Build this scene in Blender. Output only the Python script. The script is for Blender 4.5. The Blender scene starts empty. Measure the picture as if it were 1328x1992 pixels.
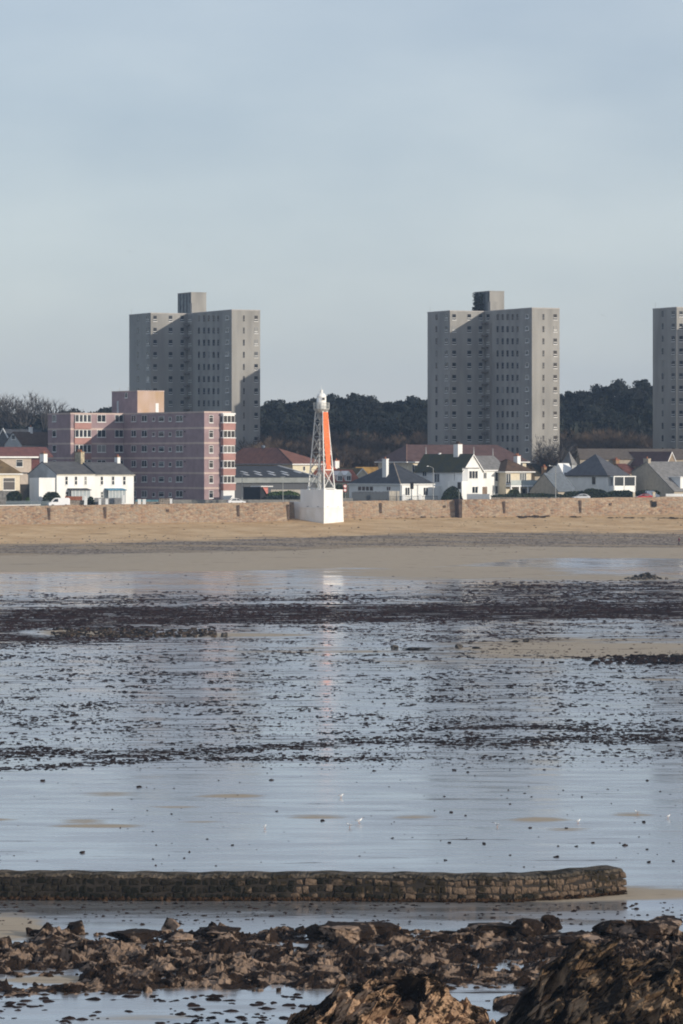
import bpy, math, random
import numpy as np
from mathutils import Vector, Matrix, noise as mnoise

R = math.radians
random.seed(7)
rng = np.random.default_rng(7)
SC = bpy.context.scene
COL = SC.collection

# ------------------------------------------------------------------ camera, sky, sun, exposure
F = 7000.0            # focal length in pixels of the 1328 x 1992 photograph
HZ = 900.0            # row of the horizon in the photograph
HAZE = 0.00010      # density of the air
EYE = 24.0            # height of the camera above the tidal flat
cam_d = bpy.data.cameras.new('camera')
cam = bpy.data.objects.new('camera', cam_d)
COL.objects.link(cam)
cam.location = (0, 0, EYE)
cam.rotation_euler = (R(90), 0, 0)
cam_d.sensor_fit = 'VERTICAL'
cam_d.sensor_height = 24.0
cam_d.lens = F / 1992 * 24.0
cam_d.shift_y = -96.0 / 1992
cam_d.clip_start = 1.0
cam_d.clip_end = 20000.0
SC.camera = cam

SUN_PSI, SUN_EL = R(37), R(14)
SUN = Vector((math.cos(SUN_PSI) * math.cos(SUN_EL), -math.sin(SUN_PSI) * math.cos(SUN_EL), math.sin(SUN_EL)))
sun_d = bpy.data.lights.new('sun', 'SUN')
sun_d.energy = 3.3
sun_d.angle = R(0.5)
sun_d.color = (1.0, 0.90, 0.76)
sun = bpy.data.objects.new('sun', sun_d)
COL.objects.link(sun)
sun.rotation_euler = SUN.to_track_quat('Z', 'Y').to_euler()
sun.location = (200, -60, 120)

world = bpy.data.worlds.new('World')
SC.world = world
world.use_nodes = True
wn = world.node_tree
wn.nodes.clear()
def wnode(t, **kw):
    n = wn.nodes.new(t)
    for k, v in kw.items():
        setattr(n, k, v)
    return n
w_out = wnode('ShaderNodeOutputWorld')
w_bg = wnode('ShaderNodeBackground')
w_bg.inputs['Strength'].default_value = 0.1
w_sky = wnode('ShaderNodeTexSky', sky_type='NISHITA')
w_sky.sun_disc = False
w_sky.sun_elevation = SUN_EL
w_sky.sun_rotation = math.atan2(SUN.x, SUN.y)
w_sky.air_density = 1.0
w_sky.dust_density = 0.5
w_sky.ozone_density = 1.5
w_tc = wnode('ShaderNodeTexCoord')
w_map = wnode('ShaderNodeMapping')
w_map.inputs['Scale'].default_value = (9.0, 9.0, 24.0)
w_n1 = wnode('ShaderNodeTexNoise')
w_n1.inputs['Scale'].default_value = 1.0
w_n1.inputs['Detail'].default_value = 5.0
w_n1.inputs['Roughness'].default_value = 0.5
w_ramp = wnode('ShaderNodeValToRGB')
w_ramp.color_ramp.elements[0].position = 0.30
w_ramp.color_ramp.elements[0].color = (3.70, 4.28, 5.45, 1)
w_ramp.color_ramp.elements[1].position = 0.72
w_ramp.color_ramp.elements[1].color = (5.15, 5.62, 6.45, 1)
w_mix = wnode('ShaderNodeMixRGB')
w_mix.inputs['Fac'].default_value = 0.65
L = wn.links.new
L(w_tc.outputs['Generated'], w_map.inputs['Vector'])
L(w_map.outputs['Vector'], w_n1.inputs['Vector'])
L(w_n1.outputs['Fac'], w_ramp.inputs['Fac'])
L(w_sky.outputs['Color'], w_mix.inputs['Color1'])
L(w_ramp.outputs['Color'], w_mix.inputs['Color2'])
L(w_mix.outputs['Color'], w_bg.inputs['Color'])
L(w_bg.outputs['Background'], w_out.inputs['Surface'])

SC.view_settings.view_transform = 'Standard'
SC.view_settings.look = 'None'
SC.view_settings.exposure = 0.26
SC.view_settings.gamma = 1.0
SC.render.engine = 'CYCLES'
SC.cycles.filter_width = 1.9
SC.cycles.max_bounces = 6
SC.cycles.transparent_max_bounces = 8
SC.cycles.sample_clamp_indirect = 6.0

# ------------------------------------------------------------------ terrain functions (metres; +Y is away from the camera)
def sstep(a, b, x):
    t = np.clip((np.asarray(x, float) - a) / (b - a), 0, 1)
    return t * t * (3 - 2 * t)

def _hash(ix, iy, seed):
    h = (ix.astype(np.int64) * 374761393 + iy.astype(np.int64) * 668265263 + seed * 1442695041) & 0xFFFFFFFF
    h = ((h ^ (h >> 13)) * 1274126177) & 0xFFFFFFFF
    h = (h ^ (h >> 16)) & 0xFFFFFFFF
    return h / 4294967295.0

def vnoise(x, y, seed=0):
    x = np.asarray(x, float); y = np.asarray(y, float)
    ix = np.floor(x); iy = np.floor(y)
    fx = x - ix; fy = y - iy
    fx = fx * fx * (3 - 2 * fx); fy = fy * fy * (3 - 2 * fy)
    a = _hash(ix, iy, seed); b = _hash(ix + 1, iy, seed)
    c = _hash(ix, iy + 1, seed); d = _hash(ix + 1, iy + 1, seed)
    return (a * (1 - fx) + b * fx) * (1 - fy) + (c * (1 - fx) + d * fx) * fy

def fbm(x, y, seed=0, oct=4):
    s = 0; a = 0.5; n = 0
    for k in range(oct):
        s = s + a * vnoise(np.asarray(x) * 2 ** k, np.asarray(y) * 2 ** k, seed + 17 * k)
        n += a; a *= 0.5
    return s / n

def road_y(X): return 780 + 0.25 * np.clip(X, -140, 140)
def wall_y(X): return road_y(X) - 5.0 * np.clip((-11.0 - np.asarray(X, float)) / .5, 0, 1)   # the wall steps forward left of the lighthouse
def wall_top(X): return 15.66 + 0.0105 * np.clip(X, -140, 140)
def wall_base(X): return 12.0 + 0.0075 * np.clip(X, -140, 140)

PW = np.array([0, 33, 52, 100, 130, 220, 360, 470, 900, 2000.])
PZ = np.array([12.0, 8.74, 6.74, 3.8, 3.0, 1.5, 0.4, 0.0, 0.0, 0.0])
def beach_z(X, Y):
    X = np.asarray(X, float); Y = np.asarray(Y, float)
    k = sstep(500, 700, Y)
    w = (780 + 0.25 * np.clip(X, -140, 140) * k) - Y
    z = np.interp(w, PW, PZ)
    z = z + 0.0075 * np.clip(X, -140, 140) * sstep(90, 10, w)
    z = z - 1.1 * sstep(-15, -75, X) * sstep(8, 34, w) * sstep(105, 60, w)
    z = z + (fbm(X / 14, Y / 9, 3) - 0.5) * 0.35 * sstep(110, 60, w)
    z = z + 0.45 * np.exp(-((X - 24) / 12.0) ** 2) * sstep(192, 199, Y) * sstep(204, 200.5, Y)
    return z

def hill_z(X):
    return np.interp(X, [-400, -90, -68, -20, 30, 62, 95, 400], [25, 27, 27, 30, 31.5, 33, 37, 38])
def land_z(X, Y):
    X = np.asarray(X, float); Y = np.asarray(Y, float)
    b = 15.0 + 0.0105 * np.clip(X, -140, 140)
    return b + (hill_z(X) - b) * sstep(900, 1050, Y)

def ground_y(px, py):
    """distance of the beach point seen at a photograph pixel"""
    px = np.asarray(px, float); py = np.asarray(py, float)
    lo = np.full(px.shape, 60.0); hi = np.full(px.shape, 790.0)
    for _ in range(40):
        m = (lo + hi) / 2
        yy = HZ + F * (EYE - beach_z((px - 664) * m / F, m)) / m
        far = yy > py
        lo = np.where(far, m, lo); hi = np.where(far, hi, m)
    return (lo + hi) / 2
def wx(px, Y): return (px - 664) * Y / F
def wz(py, Y): return EYE - (py - HZ) * Y / F

# ------------------------------------------------------------------ materials
MATS = {}
def mat(name, col, rough=0.85, var=0.12, scale=1.5, bump=0.0, spec=0.35, col2=None, metal=0.0, stretch=(1, 1, 1), rnd=0.0):
    """procedural surface: base colour broken by two noises, optional second colour and relief"""
    if name in MATS:
        return MATS[name]
    m = bpy.data.materials.new(name)
    m.use_nodes = True
    nt = m.node_tree; N = nt.nodes; l = nt.links.new
    b = N['Principled BSDF']
    b.inputs['Roughness'].default_value = rough
    b.inputs['Specular IOR Level'].default_value = spec
    b.inputs['Metallic'].default_value = metal
    tc = N.new('ShaderNodeTexCoord')
    mp = N.new('ShaderNodeMapping'); mp.inputs['Scale'].default_value = stretch
    l(tc.outputs['Object'], mp.inputs['Vector'])
    n1 = N.new('ShaderNodeTexNoise'); n1.inputs['Scale'].default_value = scale; n1.inputs['Detail'].default_value = 6
    l(mp.outputs['Vector'], n1.inputs['Vector'])
    c2 = col2 or tuple(c * (1 - 2.2 * var) for c in col)
    c1 = tuple(min(1, c * (1 + var)) for c in col)
    rp = N.new('ShaderNodeValToRGB')
    rp.color_ramp.elements[0].position = 0.34; rp.color_ramp.elements[0].color = (*c2, 1)
    rp.color_ramp.elements[1].position = 0.62; rp.color_ramp.elements[1].color = (*c1, 1)
    l(n1.outputs['Fac'], rp.inputs['Fac'])
    out = rp.outputs['Color']
    if rnd > 0:
        oi = N.new('ShaderNodeObjectInfo')
        mr = N.new('ShaderNodeMapRange'); mr.inputs['To Min'].default_value = 1 - rnd; mr.inputs['To Max'].default_value = 1 + rnd
        l(oi.outputs['Random'], mr.inputs['Value'])
        hv = N.new('ShaderNodeHueSaturation')
        l(mr.outputs['Result'], hv.inputs['Value']); l(out, hv.inputs['Color'])
        out = hv.outputs['Color']
    l(out, b.inputs['Base Color'])
    if bump > 0:
        n2 = N.new('ShaderNodeTexNoise'); n2.inputs['Scale'].default_value = scale * 4; n2.inputs['Detail'].default_value = 8
        l(mp.outputs['Vector'], n2.inputs['Vector'])
        bp = N.new('ShaderNodeBump'); bp.inputs['Strength'].default_value = bump; bp.inputs['Distance'].default_value = 0.15
        l(n2.outputs['Fac'], bp.inputs['Height']); l(bp.outputs['Normal'], b.inputs['Normal'])
    MATS[name] = m
    return m

def glass_mat():
    """window glass with a dark room or a pale curtain behind, different for every pane"""
    m = bpy.data.materials.new('window_glass'); m.use_nodes = True
    N = m.node_tree.nodes; l = m.node_tree.links.new
    b = N['Principled BSDF']
    oi = N.new('ShaderNodeObjectInfo')
    rp = N.new('ShaderNodeValToRGB'); rp.color_ramp.interpolation = 'CONSTANT'
    e = rp.color_ramp.elements
    e[0].position = 0; e[0].color = (.016, .019, .024, 1)
    e[1].position = .45; e[1].color = (.03, .034, .04, 1)
    for p, c in ((.70, (.055, .06, .065, 1)), (.86, (.12, .125, .125, 1)), (.95, (.26, .26, .25, 1))):
        x = e.new(p); x.color = c
    l(oi.outputs['Random'], rp.inputs['Fac']); l(rp.outputs['Color'], b.inputs['Base Color'])
    b.inputs['Roughness'].default_value = 0.12
    b.inputs['Specular IOR Level'].default_value = 0.5
    MATS['glass'] = m
    return m
GLASS = glass_mat()

WHITE = mat('white_paint', (.80, .80, .78), .7, .05, .5, stretch=(1, 1, .3))
WHITE2 = mat('white_render', (.80, .80, .78), .75, .04, .5)
TOWERF = mat('grey_window_frame', (.20, .20, .20), .5, .02)
TRIM = mat('white_window_frame', (.74, .74, .72), .5, .02)
SILL = mat('pale_sill', (.62, .62, .60), .6, .05)
CONC = mat('tower_concrete', (.288, .280, .262), .9, .09, .35, stretch=(1, 1, .2))
CONCD = mat('stained_concrete', (.245, .23, .205), .9, .15, .5, stretch=(1, 1, .2))
RUST = mat('brown_balcony_metal', (.15, .13, .11), .8, .1)
IVY = mat('dark_creeper', (.028, .038, .026), .8, .2, 3)
DARKGLASS = mat('grey_green_cladding', (.10, .115, .12), .35, .25, 1.2)
PINK = mat('pink_render', (.31, .222, .23), .85, .07, .5)
PINKB = mat('pale_pink_band', (.52, .41, .36), .85, .05, .5)
PINKR = mat('red_pink_spandrel', (.38, .21, .185), .85, .06, .6)
CREAMST = mat('stained_cream_render', (.45, .335, .275), .85, .08, .5, col2=(.42, .29, .18), stretch=(1, 1, .3))
CREAM = mat('cream_render', (.66, .58, .44), .8, .05)
BEIGE = mat('beige_render', (.40, .345, .27), .85, .06)
GREYR = mat('grey_render', (.40, .41, .41), .85, .07, .6)
SLATE = mat('slate_roof', (.085, .085, .088), .75, .12, .9, bump=.2)
SLATED = mat('dark_slate_roof', (.045, .05, .06), .7, .15, .9, bump=.2)
SLATEG = mat('grey_tile_roof', (.19, .185, .18), .8, .12, 1.2, bump=.3)
MOSSY = mat('mossy_dark_roof', (.04, .042, .03), .9, .2, .6, col2=(.065, .06, .022), bump=.3)
TILE = mat('brown_tile_roof', (.20, .088, .062), .85, .1, .9, bump=.3)
TILER = mat('red_tile_roof', (.32, .105, .065), .85, .1, .9, bump=.3)
TILEM = mat('maroon_tile_roof', (.105, .062, .058), .85, .1, .9, bump=.3)
TILEO = mat('ochre_lichen_roof', (.32, .19, .055), .9, .2, .8, bump=.3)
OLIVE = mat('olive_brown_roof', (.15, .10, .045), .9, .15, .8, bump=.3)
BRICK = mat('chimney_brick', (.30, .19, .11), .9, .2, 3)
BRICKR = mat('red_brick', (.32, .12, .07), .9, .15, 3)
POT = mat('terracotta_pot', (.38, .15, .07), .8, .1)
STONEW = mat('garden_stone', (.26, .22, .18), .9, .3, 2.5, bump=.4)
GALV = mat('galvanised_steel', (.42, .43, .42), .5, .1, 2, metal=.3)
LWHITE = mat('lighthouse_white_steel', (.78, .78, .75), .5, .04)
ORANGE = mat('orange_daymark_paint', (.82, .175, .05), .7, .06, .9, col2=(.72, .14, .045), stretch=(1, 1, .4))
BLACK = mat('black_paint', (.012, .012, .013), .5, .1)
FENCEG = mat('grey_fence_board', (.075, .085, .095), .8, .12, 2)
FENCEW = mat('weathered_fence_paling', (.20, .24, .26), .8, .15, 2)
FENCED = mat('dark_timber_fence', (.055, .05, .042), .85, .15, 2)
HEDGE = mat('hedge_leaf', (.022, .036, .018), .7, .25, 2.5, rnd=.1)
HEDGEL = mat('green_hedge_leaf', (.055, .095, .025), .7, .25, 2.5)
OAK = mat('evergreen_leaf', (.008, .012, .009), .75, .35, .5, rnd=.55)
BARK = mat('dark_bark', (.05, .04, .032), .9, .2, 2)
TWIG = mat('bare_twig', (.115, .082, .058), .9, .25, .5, rnd=.3)
TWIGG = mat('grey_bare_twig', (.075, .07, .068), .9, .2, .5)
RUBBER = mat('tyre_rubber', (.02, .02, .02), .9, .1)
CARW = mat('white_car_paint', (.78, .78, .78), .25, .01, spec=.5)
CARS = mat('silver_car_paint', (.50, .52, .55), .25, .01, spec=.5)
METALG = mat('grey_lamp_steel', (.30, .31, .30), .5, .05)

# ------------------------------------------------------------------ mesh helpers
class MB:
    def __init__(s):
        s.v = []; s.f = []; s.mi = []
    def add(s, vs, fs, mi=0):
        o = len(s.v); s.v += [tuple(p) for p in vs]
        s.f += [tuple(i + o for i in f) for f in fs]; s.mi += [mi] * len(fs)
        return s
    def box(s, x0, x1, y0, y1, z0, z1, mi=0):
        if x0 > x1: x0, x1 = x1, x0
        if y0 > y1: y0, y1 = y1, y0
        if z0 > z1: z0, z1 = z1, z0
        return s.add([(x0, y0, z0), (x1, y0, z0), (x1, y1, z0), (x0, y1, z0), (x0, y0, z1), (x1, y0, z1), (x1, y1, z1), (x0, y1, z1)],
                     [(0, 3, 2, 1), (4, 5, 6, 7), (0, 1, 5, 4), (1, 2, 6, 5), (2, 3, 7, 6), (3, 0, 4, 7)], mi)
    def prism(s, poly, z0, z1, mi=0, cap=True):
        n = len(poly)
        vs = [(x, y, z0) for x, y in poly] + [(x, y, z1) for x, y in poly]
        fs = [(i, (i + 1) % n, n + (i + 1) % n, n + i) for i in range(n)]
        if cap: fs += [tuple(range(n - 1, -1, -1)), tuple(range(n, 2 * n))]
        return s.add(vs, fs, mi)
    def side_prism(s, prof, y0, y1, mi=0):
        """profile in x,z pushed along y"""
        n = len(prof)
        vs = [(x, y0, z) for x, z in prof] + [(x, y1, z) for x, z in prof]
        fs = [(i, n + i, n + (i + 1) % n, (i + 1) % n) for i in range(n)] + [tuple(range(n)), tuple(range(2 * n - 1, n - 1, -1))]
        return s.add(vs, fs, mi)
    def tube(s, p0, p1, r0, r1=None, n=6, mi=0, cap=True):
        r1 = r0 if r1 is None else r1
        p0 = Vector(p0); p1 = Vector(p1); d = (p1 - p0).normalized()
        a = d.orthogonal().normalized(); b = d.cross(a)
        vs = []
        for p, r in ((p0, r0), (p1, r1)):
            for k in range(n):
                t = 2 * math.pi * k / n
                vs.append(p + (a * math.cos(t) + b * math.sin(t)) * r)
        fs = [(k, (k + 1) % n, n + (k + 1) % n, n + k) for k in range(n)]
        if cap: fs += [tuple(range(n - 1, -1, -1)), tuple(range(n, 2 * n))]
        return s.add(vs, fs, mi)
    def lathe(s, prof, n=16, c=(0, 0), mi=0):
        """profile of (radius, z) turned about the vertical through c"""
        vs = []; m = len(prof)
        for r, z in prof:
            for k in range(n):
                t = 2 * math.pi * k / n
                vs.append((c[0] + r * math.cos(t), c[1] + r * math.sin(t), z))
        fs = [(i * n + k, i * n + (k + 1) % n, (i + 1) * n + (k + 1) % n, (i + 1) * n + k) for i in range(m - 1) for k in range(n)]
        fs += [tuple(range(n - 1, -1, -1)), tuple(range((m - 1) * n, m * n))]
        return s.add(vs, fs, mi)
    def slab(s, pts, t=0.15, mi=0):
        """flat polygon given by its upper face, with thickness t below"""
        n = len(pts)
        p = [Vector(q) for q in pts]
        nr = (p[1] - p[0]).cross(p[2] - p[0]).normalized()
        if nr.z < 0:
            p = p[::-1]; nr = -nr
        vs = p + [q - nr * t for q in p]
        fs = [tuple(range(n)), tuple(range(2 * n - 1, n - 1, -1))] + [(i, n + i, n + (i + 1) % n, (i + 1) % n) for i in range(n)]
        return s.add(vs, fs, mi)
    def mesh(s, name, mats, smooth=False):
        me = bpy.data.meshes.new(name)
        me.from_pydata(s.v, [], s.f)
        for m in (mats if isinstance(mats, (list, tuple)) else [mats]): me.materials.append(m)
        if any(s.mi): me.polygons.foreach_set('material_index', s.mi)
        if smooth: me.polygons.foreach_set('use_smooth', [True] * len(me.polygons))
        me.update()
        return me
    def build(s, name, mats, parent=None, smooth=False):
        return link(name, s.mesh(name, mats, smooth), parent)

def link(name, me, parent=None, loc=None, rz=0.0, scale=None):
    o = bpy.data.objects.new(name, me)
    COL.objects.link(o)
    if parent is not None: o.parent = parent
    if loc is not None: o.location = loc
    if rz: o.rotation_euler = (0, 0, rz)
    if scale is not None: o.scale = scale
    return o

def tag(o, label=None, cat=None, group=None, kind=None):
    if label: o['label'] = label
    if cat: o['category'] = cat
    if group: o['group'] = group
    if kind: o['kind'] = kind
    return o

def thing(name, label, cat, loc=(0, 0, 0), rz=0.0, group=None):
    o = bpy.data.objects.new(name, None); COL.objects.link(o)
    o.empty_display_size = 0.3
    o.location = loc; o.rotation_euler = (0, 0, rz)
    return tag(o, label, cat, group)

def copy_tree(o, parent=None):
    c = o.copy(); COL.objects.link(c)
    if parent is not None: c.parent = parent
    for ch in o.children: copy_tree(ch, c)
    return c

def np_mesh(name, verts, faces, m, smooth=False):
    """verts (n,3) array, faces (k,3|4) array"""
    me = bpy.data.meshes.new(name)
    nv, nf, c = len(verts), len(faces), faces.shape[1]
    me.vertices.add(nv); me.vertices.foreach_set('co', np.ascontiguousarray(verts, np.float32).ravel())
    me.loops.add(nf * c); me.loops.foreach_set('vertex_index', np.ascontiguousarray(faces, np.int32).ravel())
    me.polygons.add(nf); me.polygons.foreach_set('loop_start', np.arange(0, nf * c, c, dtype=np.int32))
    me.polygons.foreach_set('use_smooth', np.full(nf, smooth))
    me.materials.append(m)
    me.update(calc_edges=True); me.validate()
    return me

# windows: one frame mesh and one pane mesh per size and style, shared by every copy
WCACHE = {}
def window_meshes(w, h, style):
    w = round(w * 20) / 20; h = round(h * 20) / 20
    key = (w, h, style)
    if key in WCACHE: return WCACHE[key]
    f = MB(); a, z = w / 2, h / 2
    fr = 0.07 if style != 'slit' else 0.05
    m = [TRIM, TOWERF]
    dk = 1 if style in ('tower', 'slit') else 0
    f.box(-a, -a + fr, -.05, .02, -z, z, dk); f.box(a - fr, a, -.05, .02, -z, z, dk)
    f.box(-a + fr, a - fr, -.05, .02, z - fr, z, dk)
    if style == 'tower':      # pale panel under the opening light
        f.box(-a + fr, a - fr, -.05, .02, -z, -z + .1, 1); f.box(-a + fr, a - fr, -.05, .02, -z + .40, -z + .52, 0)
        f.box(-a - .05, a + .05, -.12, .02, -z - .12, -z)
    elif style == 'slit':
        f.box(-a + fr, a - fr, -.05, .02, -z, -z + fr, 1); f.box(-a + fr, a - fr, -.05, .02, -z + .42, -z + .5, 1)
    else:
        f.box(-a + fr, a - fr, -.05, .02, -z, -z + fr)
        f.box(-a - .08, a + .08, -.14, .02, -z - .12, -z)
    if style == 'two': f.box(-.05, .05, -.05, .02, -z + fr, z - fr)
    if style == 'three':
        for q in (-w / 6, w / 6): f.box(q - .06, q + .06, -.05, .02, -z + fr, z - fr)
    if style == 'four':
        for q in (-w / 4, 0, w / 4): f.box(q - .11, q + .11, -.05, .02, -z + fr, z - fr)
    if style == 'sash': f.box(-a + fr, a - fr, -.05, .02, -.06, .06)
    if style == 'top': f.box(-a + fr, a - fr, -.05, .02, z * .35, z * .35 + .07)
    p = MB().box(-a + fr * .5, a - fr * .5, -.02, .025, -z + .02, z - .02)
    WCACHE[key] = (f.mesh('window', m), p.mesh('pane', GLASS))
    return WCACHE[key]

class Bld:
    """a building whose origin is its front corner; u runs along the sunny front (to the right and away), v along the shaded
    left side (to the left and away)"""
    def __init__(s, name, label, cat, x, Y, a, group=None, z=None):
        s.a = R(a); s.c, s.s = math.cos(s.a), math.sin(s.a)
        s.X = wx(x, Y); s.Y = Y
        s.z0 = float(land_z(s.X, Y)) - 0.25 if z is None else z
        s.o = thing(name, label, cat, (s.X, Y, s.z0), s.a, group)
    def u(s, px, v=0.0):
        k = (px - 664) / F
        return (k * (s.Y + v * s.c) - s.X + v * s.s) / (s.c - k * s.s)
    def v(s, px, u=0.0):
        k = (px - 664) / F
        return (s.X + u * s.c - k * (s.Y + u * s.s)) / (s.s + k * s.c)
    def z(s, py, u=0.0, v=0.0):
        return EYE - (py - HZ) * (s.Y + u * s.s + v * s.c) / F - s.z0
    def part(s, name, mb, m, parent=None, label=None):
        o = mb.build(name, m, parent or s.o)
        if label: o['label'] = label
        return o
    def win(s, face, plane, px, py, wpx, hpx, style='plain', name='window', proud=0.0):
        if face == 'f':
            v = plane; u = s.u(px, v); w = abs(s.u(px + wpx / 2, v) - s.u(px - wpx / 2, v)); loc = (u, v - .022 - proud, s.z(py, u, v)); rz = 0
        else:
            u = plane; v = s.v(px, u); w = abs(s.v(px + wpx / 2, u) - s.v(px - wpx / 2, u)); loc = (u - .022 - proud, v, s.z(py, u, v)); rz = -math.pi / 2
        h = hpx * (s.Y + u * s.s + v * s.c) / F
        fm, pm = window_meshes(w, h, style)
        o = link(name, fm, s.o, loc, rz)
        link('pane', pm, o)
        return o
    # ---- roofs; e = eave height, r = ridge height
    def walls(s, U, V, e, m, u0=0.0, v0=0.0, z0=-.5, name='wall'):
        return s.part(name, MB().box(u0, U, v0, V, z0, e), m)
    def gable_u(s, U, V, e, r, m, wm, over=.35, u0=0.0, v0=0.0, verge=TRIM):
        """ridge along u"""
        h = (v0 + V) / 2; k = (r - e) / (h - v0); zo = e - k * over
        g = MB(); g2 = MB()
        g.add([(u0, v0, e), (u0, V, e), (u0, h, r - .02), (u0 + .25, v0, e), (u0 + .25, V, e), (u0 + .25, h, r - .02)], [(0, 2, 1), (3, 4, 5), (0, 3, 5, 2), (1, 2, 5, 4), (0, 1, 4, 3)])
        g2.add([(U - .25, v0, e), (U - .25, V, e), (U - .25, h, r - .02), (U, v0, e), (U, V, e), (U, h, r - .02)], [(0, 2, 1), (3, 4, 5), (0, 3, 5, 2), (1, 2, 5, 4), (0, 1, 4, 3)])
        s.part('gable', g, wm); s.part('gable', g2, wm)
        ro = MB()
        ro.slab([(u0 - over * .4, v0 - over, zo + .14), (U + over * .4, v0 - over, zo + .14), (U + over * .4, h, r + .14), (u0 - over * .4, h, r + .14)], .12)
        ro.slab([(u0 - over * .4, V + over, zo + .14), (U + over * .4, V + over, zo + .14), (U + over * .4, h, r + .14), (u0 - over * .4, h, r + .14)], .12)
        roof = s.part('roof', ro, m)
        if verge:
            s.part('gutter', MB().box(u0 - .1, U + .1, v0 - over - .1, v0 - over + .02, zo - .08, zo + .06), verge)
        return roof
    def gable_v(s, U, V, e, r, m, wm, over=.35, u0=0.0, v0=0.0, barge=WHITE):
        """ridge along v, gable on the sunny front"""
        h = (u0 + U) / 2; k = (r - e) / (h - u0); zo = e - k * over
        for q in (v0, V - .25):
            g = MB()
            g.add([(u0, q, e), (U, q, e), (h, q, r - .02), (u0, q + .25, e), (U, q + .25, e), (h, q + .25, r - .02)], [(0, 1, 2), (3, 5, 4), (0, 2, 5, 3), (1, 4, 5, 2), (0, 3, 4, 1)])
            s.part('gable', g, wm)
        ro = MB()
        for q in (u0 - over, U + over):
            ro.slab([(q, v0 - over * .5, zo + .14), (q, V + over * .5, zo + .14), (h, V + over * .5, r + .14), (h, v0 - over * .5, r + .14)], .12)
        roof = s.part('roof', ro, m)
        if barge:
            for q in (u0 - over, U + over):
                b = MB()
                b.add([(q, v0 - over * .5 - .06, zo - .2), (q, v0 - over * .5 - .06, zo + .12), (h, v0 - over * .5 - .06, r + .12), (h, v0 - over * .5 - .06, r - .22),
                       (q, v0 - over * .5 - .004, zo - .2), (q, v0 - over * .5 - .004, zo + .12), (h, v0 - over * .5 - .004, r + .12), (h, v0 - over * .5 - .004, r - .22)],
                      [(0, 1, 2, 3), (7, 6, 5, 4), (0, 4, 5, 1), (1, 5, 6, 2), (2, 6, 7, 3), (3, 7, 4, 0)])
                s.part('bargeboard', b, barge)
        return roof
    def hip(s, U, V, e, r, m, over=.4, u0=0.0, v0=0.0, axis='u', inset=None, fascia=TRIM, apex=None):
        a0, a1, b0, b1 = u0 - over, U + over, v0 - over, V + over
        if apex is not None:
            p0 = p1 = (apex[0], apex[1], r)
        elif axis == 'u':
            i = (b1 - b0) / 2 if inset is None else inset
            p0, p1 = (a0 + i, (b0 + b1) / 2, r), (a1 - i, (b0 + b1) / 2, r)
        else:
            i = (a1 - a0) / 2 if inset is None else inset
            p0, p1 = ((a0 + a1) / 2, b0 + i, r), ((a0 + a1) / 2, b1 - i, r)
        A, B_, C, D = (a0, b0, e), (a1, b0, e), (a1, b1, e), (a0, b1, e)
        ro = MB()
        if apex is not None:
            fs = [(A, B_, p0), (B_, C, p0), (C, D, p0), (D, A, p0)]
        elif axis == 'u':
            fs = [(A, B_, p1, p0), (B_, C, p1), (C, D, p0, p1), (D, A, p0)]
        else:
            fs = [(A, B_, p0), (B_, C, p1, p0), (C, D, p1), (D, A, p0, p1)]
        for f in fs: ro.add(f, [tuple(range(len(f)))])
        ro.add([A, B_, C, D], [(3, 2, 1, 0)])
        roof = s.part('roof', ro, m)
        if fascia:
            f = MB()
            f.box(a0, a1, b0 - .03, b0 + .02, e - .24, e - .01); f.box(a0 - .03, a0 + .02, b0 + .03, b1, e - .24, e - .01)
            s.part('fascia', f, fascia)
        return roof
    def chimney(s, u, v, w, d, z0, z1, m=WHITE, capm=BRICK, pots=2, potm=POT, label=None):
        c = MB().box(u - w / 2, u + w / 2, v - d / 2, v + d / 2, z0, z1)
        o = s.part('chimney', c, m, None, label)
        cap = MB().box(u - w / 2 - .06, u + w / 2 + .06, v - d / 2 - .06, v + d / 2 + .06, z1, z1 + .18)
        s.part('chimney_cap', cap, capm, o)
        for k in range(pots):
            q = (k + .5) / pots - .5
            uu, vv = (u + q * w * .8, v) if w >= d else (u, v + q * d * .8)
            s.part('chimney_pot', MB().tube((uu, vv, z1 + .18), (uu, vv, z1 + .62), .15, .12, 8), potm, o)
        return o

def offset_orth(poly, d):
    """push every side of a right-angled anticlockwise polygon outwards by d"""
    n = len(poly); out = []
    for i in range(n):
        (x0, y0), (x1, y1), (x2, y2) = poly[i - 1], poly[i], poly[(i + 1) % n]
        n1 = (np.sign(y1 - y0), -np.sign(x1 - x0)); n2 = (np.sign(y2 - y1), -np.sign(x2 - x1))
        out.append((x1 + d * (n1[0] + n2[0]), y1 + d * (n1[1] + n2[1])))
    return out

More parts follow.
